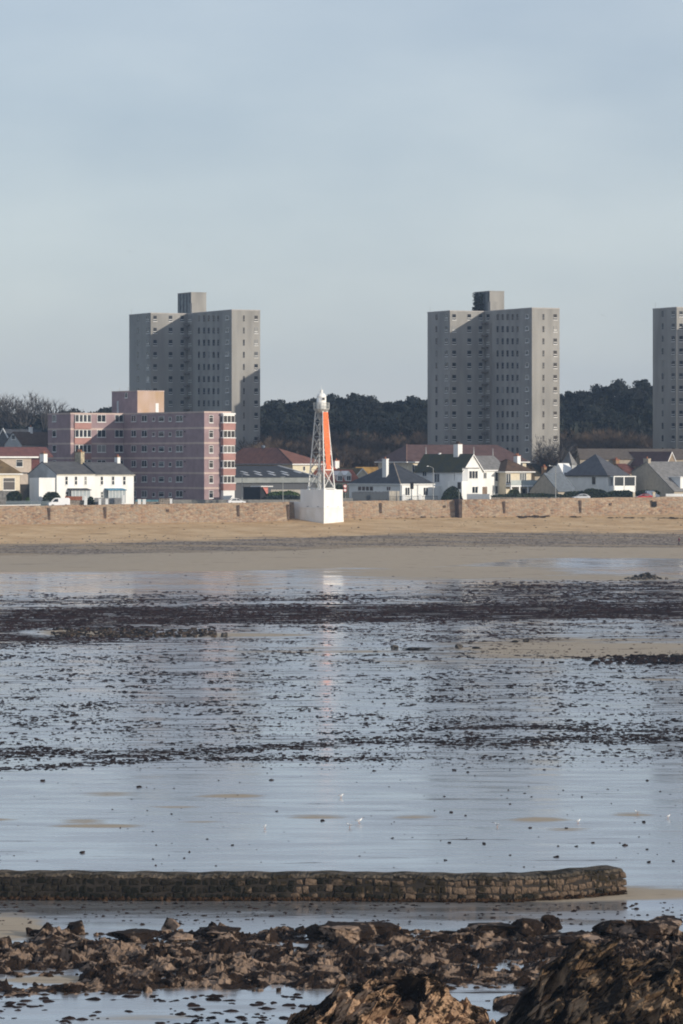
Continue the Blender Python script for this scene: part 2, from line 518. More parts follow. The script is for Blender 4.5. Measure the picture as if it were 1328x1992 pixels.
# ------------------------------------------------------------------ the ground, beach, road
def beach_material():
    m = bpy.data.materials.new('beach_sand'); m.use_nodes = True
    N = m.node_tree.nodes; l = m.node_tree.links.new
    b = N['Principled BSDF']
    tc = N.new('ShaderNodeTexCoord')
    def mapping(sc):
        q = N.new('ShaderNodeMapping'); q.inputs['Scale'].default_value = sc; l(tc.outputs['Object'], q.inputs['Vector']); return q.outputs['Vector']
    def noise(sc, scale, det=5, rough=.55):
        q = N.new('ShaderNodeTexNoise'); q.inputs['Scale'].default_value = scale; q.inputs['Detail'].default_value = det; q.inputs['Roughness'].default_value = rough
        l(mapping(sc), q.inputs['Vector']); return q.outputs['Fac']
    def math_(op, a, bb=None):
        q = N.new('ShaderNodeMath'); q.operation = op
        for i, x in enumerate((a, bb)):
            if x is None: continue
            if isinstance(x, (int, float)): q.inputs[i].default_value = x
            else: l(x, q.inputs[i])
        return q.outputs[0]
    def mix(f, a, bb):
        q = N.new('ShaderNodeMixRGB')
        for k, x in (('Fac', f), ('Color1', a), ('Color2', bb)):
            if isinstance(x, tuple): q.inputs[k].default_value = (*x, 1)
            elif isinstance(x, (int, float)): q.inputs[k].default_value = x
            else: l(x, q.inputs[k])
        return q.outputs['Color']
    def ramp(f, p0, p1, v0=0.0, v1=1.0):
        q = N.new('ShaderNodeMapRange'); q.interpolation_type = 'SMOOTHSTEP'
        q.inputs['From Min'].default_value = p0; q.inputs['From Max'].default_value = p1
        q.inputs['To Min'].default_value = v0; q.inputs['To Max'].default_value = v1
        l(f, q.inputs['Value']); return q.outputs['Result']
    def attr(n):
        q = N.new('ShaderNodeAttribute'); q.attribute_name = n; return q.outputs['Fac']
    dry, sh, up = attr('dry'), attr('shingle'), attr('upper')
    streak = noise((.05, .22, 1), 1.0, 6, .6)
    fine = noise((.6, .9, 1), 1.2, 6)
    wetmask = ramp(math_('ADD', dry, math_('MULTIPLY', math_('SUBTRACT', streak, .5), 1.15)), .36, .64)
    # colours: water film over grey-brown mud, damp grey sand, dry golden sand, shingle
    film = mix(fine, (.19, .188, .184), (.26, .255, .245))
    damp = mix(fine, (.345, .28, .205), (.45, .37, .27))
    gold = mix(ramp(noise((.25, .5, 1), .5, 8, .65), .35, .7), (.49, .325, .175), (.64, .46, .27))
    sand = mix(up, damp, gold)
    vor = N.new('ShaderNodeTexVoronoi'); vor.inputs['Scale'].default_value = 2.2
    l(mapping((1, .8, 1)), vor.inputs['Vector'])
    hs = N.new('ShaderNodeSeparateColor'); l(vor.outputs['Color'], hs.inputs['Color'])
    shc = mix(hs.outputs['Red'], (.10, .083, .070), (.33, .28, .235))
    shc = mix(ramp(noise((.035, .3, 1), 1.0, 6), .40, .58), mix(.75, shc, (.36, .285, .195)), shc)
    sh2 = ramp(math_('ADD', sh, math_('MULTIPLY', math_('SUBTRACT', noise((.05, .4, 1), 1.0, 8, .65), .5), 2.4)), .45, .7)
    col = mix(wetmask, film, sand)
    col = mix(sh2, col, shc)
    # thin carpet of weed lying on the flat
    wd = attr('weed')
    wn_ = noise((.09, .8, 1), 1.0, 8, .7)
    wmask = ramp(math_('ADD', wn_, math_('MULTIPLY', wd, .215)), .60, .68)
    col = mix(wmask, col, mix(fine, (.020, .013, .011), (.042, .027, .022)))
    l(col, b.inputs['Base Color'])
    rough_wet = ramp(noise((.12, .5, 1), 1.0, 5), .35, .75, .20, .36)
    q = N.new('ShaderNodeMix'); l(math_('MAXIMUM', wmask, math_('MAXIMUM', wetmask, sh2)), q.inputs['Factor']); l(rough_wet, q.inputs['A']); q.inputs['B'].default_value = .85
    l(q.outputs['Result'], b.inputs['Roughness'])
    b.inputs['IOR'].default_value = 1.5
    b.inputs['Coat IOR'].default_value = 2.5
    l(math_('SUBTRACT', 1.0, math_('MAXIMUM', wmask, math_('MAXIMUM', wetmask, sh2))), b.inputs['Coat Weight'])
    l(ramp(noise((.1, .4, 1), 1.0, 4), .38, .66, .11, .36), b.inputs['Coat Roughness'])
    l(math_('MULTIPLY', .5, math_('SUBTRACT', 1.0, math_('MAXIMUM', wmask, math_('MAXIMUM', math_('MULTIPLY', wetmask, .8), sh2)))), b.inputs['Specular IOR Level'])
    # relief: ripples on the wet flat, footprints and hollows on the dry sand, stones on the shingle
    rip = noise((.35, 2.2, 1), 1.0, 4, .6)
    hol = noise((.7, .9, 1), 1.0, 6, .6)
    h = math_('ADD', math_('MULTIPLY', rip, .006), math_('MULTIPLY', math_('MULTIPLY', hol, up), .35))
    h = math_('ADD', h, math_('MULTIPLY', math_('MULTIPLY', hs.outputs['Green'], sh2), .16))
    bp = N.new('ShaderNodeBump'); bp.inputs['Strength'].default_value = .8; bp.inputs['Distance'].default_value = 1.0
    l(h, bp.inputs['Height']); l(bp.outputs['Normal'], b.inputs['Normal'])
    return m
BEACH = beach_material()

# sand banks standing out of the water film: (centre x, y, half width, half height) in photograph pixels, laid out on the flat
BANKS = [(880, 1114, 250, 13, .9), (1180, 1123, 160, 8, .8), (150, 1231, 70, 6, .9), (470, 1235, 150, 6, .7), (620, 1263, 230, 9, .55), (1130, 1262, 300, 20, .85),
         (820, 1288, 330, 9, .5), (1290, 1322, 70, 5, .6), (1210, 1310, 80, 4, .5), (210, 1544, 80, 5, .75), (450, 1548, 80, 5, .75), (340, 1570, 55, 3, .6),
         (165, 1597, 60, 4, .7), (200, 1607, 90, 5, .8), (390, 1599, 70, 4, .7), (615, 1589, 70, 4, .75), (0, 1594, 40, 4, .7), (809, 1589, 60, 4, .7), (1049, 1594, 65, 5, .75),
         (1229, 1585, 50, 4, .7), (1104, 1614, 55, 4, .6), (1299, 1619, 55, 4, .6), (1120, 1738, 250, 12, 1.0), (850, 1749, 120, 5, .8), (10, 1805, 75, 22, .95),
         (130, 1906, 150, 9, .8), (560, 1845, 200, 5, .7), (700, 1925, 100, 8, .6), (300, 1982, 200, 9, .5), (560, 1515, 500, 8, .35), (1000, 1530, 400, 7, .3)]

def weed_bands(px, py):
    y = py - (px - 664) * -.012
    d = .95 * sstep(1166, 1182, y) * sstep(1222, 1204, y)
    d = np.maximum(d, .9 * sstep(1195, 1210, py) * sstep(1272, 1240, py) * sstep(520, 150, px))
    d = np.maximum(d, .6 * sstep(1140, 1165, y) * sstep(1175, 1165, y)); d = np.maximum(d, .38 * sstep(1190, 1215, y) * sstep(1275, 1240, y))
    bar = np.maximum(np.exp(-(((px - 125) / 75) ** 2 + ((py - 1231) / 5) ** 2)), np.exp(-(((px - 500) / 160) ** 2 + ((py - 1236) / 6) ** 2)))
    d = d * (1 - .95 * np.clip(bar * 1.6, 0, 1))
    return np.maximum(d, .7 * sstep(1130, 1145, y) * sstep(1215, 1195, y) * sstep(700, 1000, px))
def lower_bands(px, py):
    d = .42 * sstep(1255, 1275, py) * sstep(1502, 1470, py)
    c1 = 1447 + 22 * (fbm(px / 110, py / 30, 77) - .5) - 18 * sstep(600, 1328, px) + 6 * np.sin(px / 150)
    d = np.maximum(d, 1.15 * np.exp(-((py - c1 - 12 * sstep(900, 300, px)) / 12) ** 2))
    c2 = 1418 + 4 * np.sin(px / 90); d = np.maximum(d, 1.05 * np.exp(-((py - c2) / 7) ** 2) * sstep(500, 900, px))
    c3 = 1371 + 3 * np.sin(px / 60); d = np.maximum(d, .75 * np.exp(-((py - c3) / 5) ** 2) * sstep(420, 150, px))
    c4 = 1476 + 20 * sstep(400, -60, px); d = np.maximum(d, 1.1 * np.exp(-((py - c4) / 6) ** 2) * sstep(1000, 600, px))
    return np.maximum(d, .5 * np.exp(-((py - 1412) / 10) ** 2) * sstep(300, 700, px))

def build_beach():
    xs = np.arange(-135, 136, 1.0)
    ys = np.concatenate([np.arange(-60, 140, 8.0), np.arange(140, 215, .6), np.arange(215, 560, 1.5), np.arange(560, 640, 1.0), np.arange(640, 822, .7)])
    Xg, Yg = np.meshgrid(xs, ys)
    # stop just inside the sea wall
    Yg = np.minimum(Yg, wall_y(Xg) + 1.0)
    Zg = beach_z(Xg, Yg)
    px = 664 + F * Xg / np.maximum(Yg, 30); py = HZ + F * (EYE - Zg) / np.maximum(Yg, 30)
    w = (780 + 0.25 * Xg * sstep(500, 700, Yg)) - Yg
    edge = 100 - 14 * sstep(10, 45, Xg) + (fbm(Xg / 25, Yg / 12, 5) - .5) * 12
    dry = sstep(edge + 9, edge - 9, w)
    pool = np.exp(-(((px - 1180) / 230) ** 4)) * np.exp(-(((py - 1094) / 9) ** 4))
    dry = dry * (1 - .85 * pool)
    for cx, cy, rx, ry, a in BANKS:
        d = ((px - cx) / rx) ** 2 + ((py - cy) / ry) ** 2
        dry = np.maximum(dry, a * np.exp(-d * .55))
    dry = np.where(Yg < 100, .3, dry)
    sh = sstep(29, 36, w + 4 * np.sin(Xg / 19.0)) * sstep(60, 50, w + 3 * np.sin(Xg / 13.0))
    sh = np.maximum(sh, .35 * sstep(22, 30, w) * sstep(64, 56, w))
    up = sstep(50, 28, w)
    weed = np.maximum(weed_bands(px, py), .5 * lower_bands(px, py))
    nx, ny = len(xs), len(ys)
    V = np.stack([Xg, Yg, Zg], -1).reshape(-1, 3)
    idx = np.arange(nx * ny).reshape(ny, nx)
    Q = np.stack([idx[:-1, :-1], idx[:-1, 1:], idx[1:, 1:], idx[1:, :-1]], -1).reshape(-1, 4)
    wq = w[:-1, :-1].reshape(-1)
    for name, sel in (('sand_beach', (wq < 31)), ('shingle_bank', (wq >= 31) & (wq < 56)), ('wet_sand', wq >= 56)):
        q = Q[sel]
        used, inv = np.unique(q, return_inverse=True)
        me = np_mesh(name, V[used], inv.reshape(-1, 4), BEACH, True)
        for an, arr in (('dry', dry), ('shingle', sh), ('upper', up), ('weed', weed)):
            at = me.attributes.new(an, 'FLOAT', 'POINT')
            at.data.foreach_set('value', arr.reshape(-1)[used].astype(np.float32))
        tag(link(name, me), kind='structure')
build_beach()

def build_land():
    xs = np.concatenate([np.linspace(-1500, -160, 8), np.arange(-150, -12, 6.0), [-11.5, -11.0], np.arange(-6, 151, 6.0), np.linspace(160, 1500, 8)])
    ys = np.concatenate([[0.0], np.arange(6, 340, 6.0), np.linspace(400, 1700, 6)])
    Xg, T = np.meshgrid(xs, ys)
    Yg = wall_y(Xg) + .9 + T
    Zg = land_z(Xg, Yg) - .004 * np.maximum(Yg - 1300, 0)
    idx = np.arange(Xg.size).reshape(Xg.shape)
    Q = np.stack([idx[:-1, :-1], idx[:-1, 1:], idx[1:, 1:], idx[1:, :-1]], -1).reshape(-1, 4)
    g = mat('rough_ground', (.06, .058, .035), .95, .25, .15, col2=(.05, .065, .025))
    tag(link('ground', np_mesh('ground', np.stack([Xg, Yg, Zg], -1).reshape(-1, 3), Q, g, True)), kind='structure')
    # strips along the top of the wall: footway with kerb, carriageway, painted centre line
    asphalt = mat('asphalt', (.05, .05, .052), .9, .12, .8)
    paving = mat('pavement_concrete', (.26, .25, .23), .9, .1, 1)
    for name, t0, t1, dz, m in (('pavement', .9, 3.4, .16, paving), ('road', 3.4, 11.0, .05, asphalt), ('road_marking', 7.1, 7.25, .056, WHITE), ('pavement', 11.0, 13.0, .17, paving)):
        q = MB(); X = np.linspace(-140, 140, 60)
        for i in range(59):
            if name == 'road_marking' and i % 2: continue
            p = []
            for dzz in (dz, dz - .04 if name == 'road_marking' else -.2):
                for (xx, tt) in ((X[i], t0), (X[i + 1], t0), (X[i + 1], t1), (X[i], t1)):
                    yy = road_y(xx) + tt
                    p.append((xx, yy, float(land_z(xx, yy)) + dzz))
            q.add(p, [(0, 1, 2, 3), (0, 4, 5, 1), (2, 6, 7, 3)])
        tag(q.build(name, m), kind='structure')
build_land()

# ------------------------------------------------------------------ the sea wall
def seawall_mat():
    m = mat('sea_wall_granite', (.30, .205, .135), .9, .2, .25)
    N = m.node_tree.nodes; l = m.node_tree.links.new
    tc = N.new('ShaderNodeTexCoord'); mp = N.new('ShaderNodeMapping'); mp.inputs['Scale'].default_value = (1, .2, 1.9)
    l(tc.outputs['Object'], mp.inputs['Vector'])
    v = N.new('ShaderNodeTexVoronoi'); v.inputs['Scale'].default_value = 1.6; v.inputs['Randomness'].default_value = .8
    l(mp.outputs['Vector'], v.inputs['Vector'])
    sp = N.new('ShaderNodeSeparateColor'); l(v.outputs['Color'], sp.inputs['Color'])
    rp = N.new('ShaderNodeValToRGB'); e = rp.color_ramp.elements
    e[0].position = 0; e[0].color = (.15, .11, .085, 1); e[1].position = 1; e[1].color = (.45, .35, .245, 1)
    for p, c in ((.3, (.31, .19, .12)), (.55, (.35, .25, .165)), (.8, (.25, .21, .165))):
        x = e.new(p); x.color = (*c, 1)
    l(sp.outputs['Red'], rp.inputs['Fac'])
    mx = N.new('ShaderNodeMixRGB'); mx.inputs['Fac'].default_value = .85
    old = N['Principled BSDF'].inputs['Base Color'].links[0].from_socket
    l(old, mx.inputs['Color1']); l(rp.outputs['Color'], mx.inputs['Color2'])
    # big weathered patches, paler low down where sand scours it
    n = N.new('ShaderNodeTexNoise'); n.inputs['Scale'].default_value = .16; n.inputs['Detail'].default_value = 7; l(tc.outputs['Object'], n.inputs['Vector'])
    r2 = N.new('ShaderNodeMapRange'); r2.inputs['From Min'].default_value = .35; r2.inputs['From Max'].default_value = .68; l(n.outputs['Fac'], r2.inputs['Value'])
    m2 = N.new('ShaderNodeMixRGB'); l(r2.outputs['Result'], m2.inputs['Fac']); l(mx.outputs['Color'], m2.inputs['Color1'])
    m3 = N.new('ShaderNodeMixRGB'); m3.inputs['Fac'].default_value = .45; m3.inputs['Color2'].default_value = (.40, .33, .25, 1); l(mx.outputs['Color'], m3.inputs['Color1'])
    l(m3.outputs['Color'], m2.inputs['Color2'])
    l(m2.outputs['Color'], N['Principled BSDF'].inputs['Base Color'])
    bp = N.new('ShaderNodeBump'); bp.inputs['Strength'].default_value = .9; bp.inputs['Distance'].default_value = .12
    l(v.outputs['Distance'], bp.inputs['Height']); bp.invert = True
    l(bp.outputs['Normal'], N['Principled BSDF'].inputs['Normal'])
    return m
SEAW = seawall_mat()
DARKJ = mat('dark_wall_joint', (.12, .085, .065), .9, .2, 2)

def build_seawall():
    root = thing('sea_wall', 'long low pinkish granite sea wall behind the beach', 'sea wall', (0, 780, 12))
    def wp(px, off=0.0):
        """point on the wall line (front face) seen at column px, pushed off metres towards the sea"""
        k = (px - 664) / F
        Y = (780 if px > 566 else 775) / (1 - .25 * k)
        X = k * Y
        n = Vector((.2425, -.9701))
        return X + n.x * off, Y + n.y * off
    m = MB()
    X = np.concatenate([np.arange(-138, -12, 3.0), [-11.55, -10.95], np.arange(-9, 139, 3.0)])
    P = []
    for i, x in enumerate(X):
        y = wall_y(x); zt = float(wall_top(x)); zb = float(wall_base(x)) - 3
        wob = .06 * math.sin(i * 1.7) + random.uniform(-.05, .05)
        P.append([(x, y - .55, zb), (x, y - .25 + wob * .3, (zb + zt) / 2 + .6), (x, y, zt - .02 + wob), (x, y + .55, zt + wob), (x, y + .6, zb)])
    for i in range(len(X) - 1):
        p = [(a - 0, b - 780, c - 12) for a, b, c in P[i] + P[i + 1]]
        m.add(p, [(0, 5, 6, 1), (1, 6, 7, 2), (2, 7, 8, 3), (3, 8, 9, 4)])
    m.build('wall', SEAW, root)
    rel = lambda a, b, c: (a, b - 780, c - 12)
    # dark vertical joints and drain pipes
    for px, h in ((95, 2.6), (204, 2.4), (326, .5), (463, 2.4), (560, 3.4), (740, 2.2), (980, 2.6), (1128, 2.7), (1187, .5), (864, .5)):
        x, y = wp(px, .38); zt = float(wall_top(x)) - (.5 if h > 1 else 1.2)
        MB().box(x - .22, x + .22, y - 780 - .06, y - 780 + .6, zt - h - 12, zt - 12).build('joint', DARKJ, root)
    x, y = wp(1272, .4); z = float(wall_top(x)) - 1.0
    d = MB().box(x - .6, x + .45, y - 780 - .25, y - 780 + .6, z - 1.15 - 12, z - 12); d.build('outfall', BLACK, root)
    MB().box(x - .5, x + .6, y - 780 - .4, y - 780 + .6, z - 12, z + .3 - 12).build('outfall_lintel', SEAW, root)
    # buttress at a change of line, with the sloping slab beside it
    b = thing('buttress', 'stone buttress with a dark shaded side projecting from the sea wall', 'buttress', (*wp(894, 0), 11))
    bx, by, bz = b.location
    zt = float(wall_top(bx)) - 11
    MB().prism([(-1.5, .4), (-.25, -2.2), (.35, -2.05), (.6, .4)], -2, zt + .12).build('wall', mat('shaded_buttress_stone', (.085, .062, .052), .9, .2, 1.2, bump=.4), b)  # stone coloured darker than the wall, shade of its left side painted in
    s = MB(); s.add([(.55, -.28, -1.5), (.45, -2.0, -1.5), (4.2, -.75, -1.5), (.55, -.28, zt - .1), (.45, -1.9, zt - .4), (4.2, -.6, .4)], [(0, 1, 2), (3, 5, 4), (0, 3, 4, 1), (1, 4, 5, 2), (2, 5, 3, 0)])
    s.build('sloping_slab', SEAW, b)
    # thin white edging on the wall's top at the far left
    e = MB()
    for i in range(8):
        x0, x1 = -80 + 5.5 * i, -80 + 5.5 * (i + 1)
        if 664 + F * x1 / wall_y(x1) > 92: break
        e.add([(x0, wall_y(x0) - .03 - 780, wall_top(x0) + .03 - 12), (x1, wall_y(x1) - .03 - 780, wall_top(x1) + .03 - 12), (x1, wall_y(x1) + .5 - 780, wall_top(x1) + .03 - 12), (x0, wall_y(x0) + .5 - 780, wall_top(x0) + .03 - 12),
               (x0, wall_y(x0) - .03 - 780, wall_top(x0) + .18 - 12), (x1, wall_y(x1) - .03 - 780, wall_top(x1) + .18 - 12), (x1, wall_y(x1) + .5 - 780, wall_top(x1) + .18 - 12), (x0, wall_y(x0) + .5 - 780, wall_top(x0) + .18 - 12)],
              [(0, 3, 2, 1), (4, 5, 6, 7), (0, 1, 5, 4), (2, 3, 7, 6), (1, 2, 6, 5), (3, 0, 4, 7)])
    e.build('coping', WHITE2, root)
build_seawall()

# ------------------------------------------------------------------ tower blocks
def tower(label, Y, xs, top, row0, dy, cols, boxx, boxtop, ivy, nrows=12):
    x0, x1, x2, x3, x4 = xs
    B = Bld('tower_block', label, 'tower block', x3, Y, 27, 'grey concrete tower blocks')
    B.o.name = 'tower_block'
    uD = B.u(x4); vC = B.v(x2); u1 = B.u(x1, vC); V = B.v(x0, u1)
    zt = B.z(top)
    poly = [(0, 0), (uD, 0), (uD, V), (u1, V), (u1, vC), (0, vC)]
    B.part('wall', MB().prism(poly, -1, zt - .25), CONC)
    B.part('parapet', MB().prism(offset_orth(poly, .06), zt - .25, zt), mat('pale_parapet', (.40, .38, .36), .85, .06))
    # weathered strip and little balconies in the inner corner
    B.part('stained_strip', MB().box(-.05, 0, vC - 3.6, vC - .02, 0, zt - 3), CONCD)
    for k in range(nrows):
        y = row0 + dy * k
        for face, lst in cols.items():
            for (px, w, st) in lst:
                pl = {'A': ('s', u1), 'B': ('f', vC), 'C': ('s', 0.0), 'D': ('f', 0.0)}[face]
                B.win(pl[0], pl[1], px, y + (-1.2 if st == 'small' else 0), w, {'tower': 11.5, 'slit': 12.0, 'small': 8.0}[st], {'small': 'plain'}.get(st, st))
        if k > 0:
            z = B.z(y - dy * .42, 0, vC)
            B.part('escape_balcony', MB().box(-.9, -.06, vC - 2.0, vC - .05, z - .12, z).box(-.9, -.84, vC - 2.0, vC - .05, z, z + .3).box(-.84, -.06, vC - 2.0, vC - 1.94, z, z + .3), RUST)
    # lift house on the roof
    vb = vC + 1.8; ub = B.u(boxx[1], vb); ue = B.u(boxx[2], vb); ve = B.v(boxx[0], ub)
    zb = B.z(boxtop, ub, vb)
    lh = B.part('lift_house', MB().box(ub, ue, vb, ve, zt - .3, zb), CONC)
    B.part('cladding', MB().box(ub - .06, ub, vb + .05, ve - .05, zt, zb - .15), DARKGLASS, lh)
    B.part('roof_edge', MB().box(ub - .1, ue + .05, vb - .08, ve + .05, zb, zb + .18), CONC, lh)
    for q in (.08, .3, .55, .8):
        vq = vb + (ve - vb) * q
        B.part('cladding_post', MB().box(ub - .16, ub - .06, vq - .08, vq + .08, zt, zb - .02), mat('dark_post', (.05, .055, .07), .7, .1), lh)
    um = B.u(boxx[1] + (boxx[2] - boxx[1]) * .58, vb - 1.2)
    B.part('tank_room', MB().box(B.u(boxx[1] + 1, vb - 1.2), um, vb - 1.2, vb - .01, zt - .3, B.z(boxtop + 20, ub, vb)), CONC)
    if ivy:
        c = leaf_cloud(260, lambda n: np.stack([ub - .15 - rng.random(n) * .5, vb + (ve - vb) * (.35 + .7 * rng.random(n)), zt + (zb - zt) * rng.random(n) ** 1.2], -1), .35)
        o = link('creeper', np_mesh('creeper', *c, IVY), B.o)
    # roof rail stubs and an aerial
    B.part('aerial', MB().tube((u1 + .4, V - .6, zt), (u1 + .4, V - .6, zt + 1.6), .03, .03, 5), METALG)
    return B

def leaf_cloud(n, sampler, size, flat=0.0):
    """n little leaf sprays (one bent quad each) at sampled points; returns verts and faces"""
    p = sampler(n)
    a = rng.normal(size=(n, 3)); a[:, 2] *= (1 - flat); a /= np.linalg.norm(a, axis=1)[:, None]
    b = rng.normal(size=(n, 3)); b -= (b * a).sum(1)[:, None] * a; b /= np.linalg.norm(b, axis=1)[:, None]
    s = size * (.6 + .8 * rng.random((n, 1)))
    v = np.stack([p - a * s - b * s * .1, p + b * s * .62, p + a * s, p - b * s * .55 + a * s * .15], 1).reshape(-1, 3)
    f = np.arange(4 * n).reshape(-1, 4)
    return v, f

T1 = {'A': [(268.3, 3.6, 'slit'), (287.7, 6.0, 'tower')], 'B': [(301.2, 7.6, 'tower'), (331.3, 7.6, 'tower'), (353.9, 7.0, 'tower')],
      'C': [(369.5, 6.2, 'tower'), (387, 3.8, 'slit'), (397, 4.2, 'slit'), (406, 4.2, 'slit'), (415.6, 4.2, 'slit'), (424.5, 3.6, 'slit'), (441.9, 6.2, 'small')],
      'D': [(474, 3.6, 'slit'), (497.7, 7.2, 'tower')]}
T2 = {'A': [(849.0, 3.6, 'slit'), (868.4, 6.0, 'tower')], 'B': [(882.9, 7.6, 'tower'), (912.3, 7.6, 'tower'), (934.2, 7.0, 'tower')],
      'C': [(949.4, 6.2, 'tower'), (968, 3.8, 'slit'), (977.9, 4.2, 'slit'), (987.4, 4.2, 'slit'), (997.2, 4.2, 'slit'), (1006.6, 3.6, 'slit'), (1025.3, 6.2, 'small')],
      'D': [(1056.8, 3.8, 'slit'), (1079.6, 7.4, 'tower')]}
T3 = {'A': [(1289, 3.6, 'slit'), (1309.7, 6.4, 'tower')], 'B': [(1324.5, 7.6, 'tower')]}
tower('left grey concrete tower block standing behind the pink flats', 906, (251, 293, 363, 450.5, 505.8), 601.8, 619.3, 23.6, T1, (345.5, 371.7, 401), 569.5, False)
tower('grey concrete tower block in the middle right, creeper on its lift house', 852, (831.3, 875, 942.5, 1034.5, 1088.3), 598, 616.5, 23.65, T2, (923.5, 952.4, 980.5), 567, True, 13)
tower('grey concrete tower block cut off by the right edge of the photo', 852, (1269.5, 1316, 1384, 1475, 1530), 592, 610.5, 24.2, T3, (1362, 1390, 1420), 562, False, 12)

# ------------------------------------------------------------------ pink block of flats
def pink_flats():
    B = Bld('block_of_flats', 'six storey pink block of flats with pale floor bands behind the white terrace', 'block of flats', 397, 815, 32)
    vC = B.v(240); u1 = B.u(137, vC); V = B.v(93, u1); uD = B.u(449)
    zt = B.z(800)
    poly = [(0, 0), (uD, 0), (uD, V), (u1, V), (u1, vC), (0, vC)]
    B.part('wall', MB().prism(poly, -1, zt - .35), PINK)
    B.part('parapet', MB().prism(offset_orth(poly, .07), zt - .35, zt), PINKB)
    rows = [814 + 29.35 * k for k in range(6)]
    for k in range(5):
        z = B.z(832.5 + 29.3 * k)
        B.part('floor_band', MB().prism(offset_orth(poly, .04), z - .21, z + .21), PINKB)
    for k, y in enumerate(rows):
        for px, w, st, h in ((260, 9, 'two', 12.5), (280.7, 10, 'two', 12.5), (299, 5, 'plain', 8), (314, 10, 'top', 10), (331, 5, 'plain', 8), (349, 13, 'two', 12.5)):
            B.win('s', 0.0, px, y + (12.5 - h) * .3, w, h, st)
        B.win('f', 0.0, 410.3, y + 1, 8, 14.5, 'top')
        if k < 5:
            B.win('f', vC, 197, y, 16.5, 14, 'two'); B.win('f', vC, 231.2, y, 16, 14, 'two')
            B.win('s', u1, 105.5, y, 7, 13, 'plain')
            B.win('f', vC - .3, 161.3, y, 31, 14.5, 'four')
    # shallow bay on the back wing
    ua, ub = B.u(145, vC - .3), B.u(177.5, vC - .3)
    for k in range(6):
        B.part('bay_panel', MB().box(ua, ub, vC - .3, vC - .02, B.z(rows[k] + 20.6, ub, vC), B.z(rows[k] + 8.6, ub, vC)), PINKR)
    # tall glazed bay on the sunny end
    pv = -1.15
    ub, ue = B.u(434, pv), B.u(456.8, pv)
    B.part('bay_frame', MB().box(ub + .05, ue - .05, pv + .05, -.01, -1, B.z(805, ub, pv)), WHITE2)
    for k, y in enumerate(rows):
        if k < 5:
            z0, z1 = B.z(y + 22.5, ub, pv), B.z(y + 9.2, ub, pv)
            B.part('bay_panel', MB().box(ub - .03, ue + .12, pv - .1, -.015, z0, z1), PINKR)
            B.part('bay_sill', MB().box(ub - .1, ue + .2, pv - .2, -.015, z1, z1 + .16), WHITE2)
            B.win('f', pv + .05, 445.3, y + 1.2, 22, 13.5, 'three')
            B.win('s', ub + .05, 431, y + 1.2, 4.5, 13, 'plain')
    B.part('bay_roof', MB().box(ub - .12, ue + .12, pv - .12, -.015, B.z(806, ub, pv), B.z(803.5, ub, pv)), WHITE2)
    # lift house with rust streaked sunny side
    vb = vC + 1.0; uK = B.u(267, vb); uE = B.u(318.7, vb); vE = B.v(217.2, uK); zb = B.z(759.5, uK, vb)
    lh = B.part('lift_house', MB().box(uK, uE, vb, vE, zt - .4, zb - .2), PINK)
    B.part('render_panel', MB().box(uK, uE, vb - .03, vb, zt, zb - .2), CREAMST, lh)
    B.part('roof_edge', MB().box(uK - .06, uE + .06, vb - .08, vE + .06, zb - .2, zb), PINKB, lh)
    B.win('s', uK, 245.6, 769, 5, 10, 'plain')
    vd = B.v(229, uK); B.part('door', MB().box(uK - .06, uK, vd - .42, vd + .42, zt, B.z(780, uK, vd)), mat('pale_door', (.5, .52, .53), .6), lh)
    ud = B.u(305, vb); B.part('door', MB().box(ud - .42, ud + .42, vb - .1, vb - .03, zt + .3, B.z(784.5, ud, vb)), WHITE, lh)
    for px in (225, 242): 
        q = B.v(px, uK); B.part('aerial', MB().tube((uK + 1, q, zb), (uK + 1, q, zb + .9), .04, .04, 5), METALG)
    # soil pipe stubs on the shaded side
    for k in range(6): 
        q = B.v(359.5); z = B.z(rows[k] - 4.2)
        B.part('vent', MB().box(-.12, -.002, q - .2, q + .2, z - .12, z + .12), BLACK)
    return B
pink_flats()

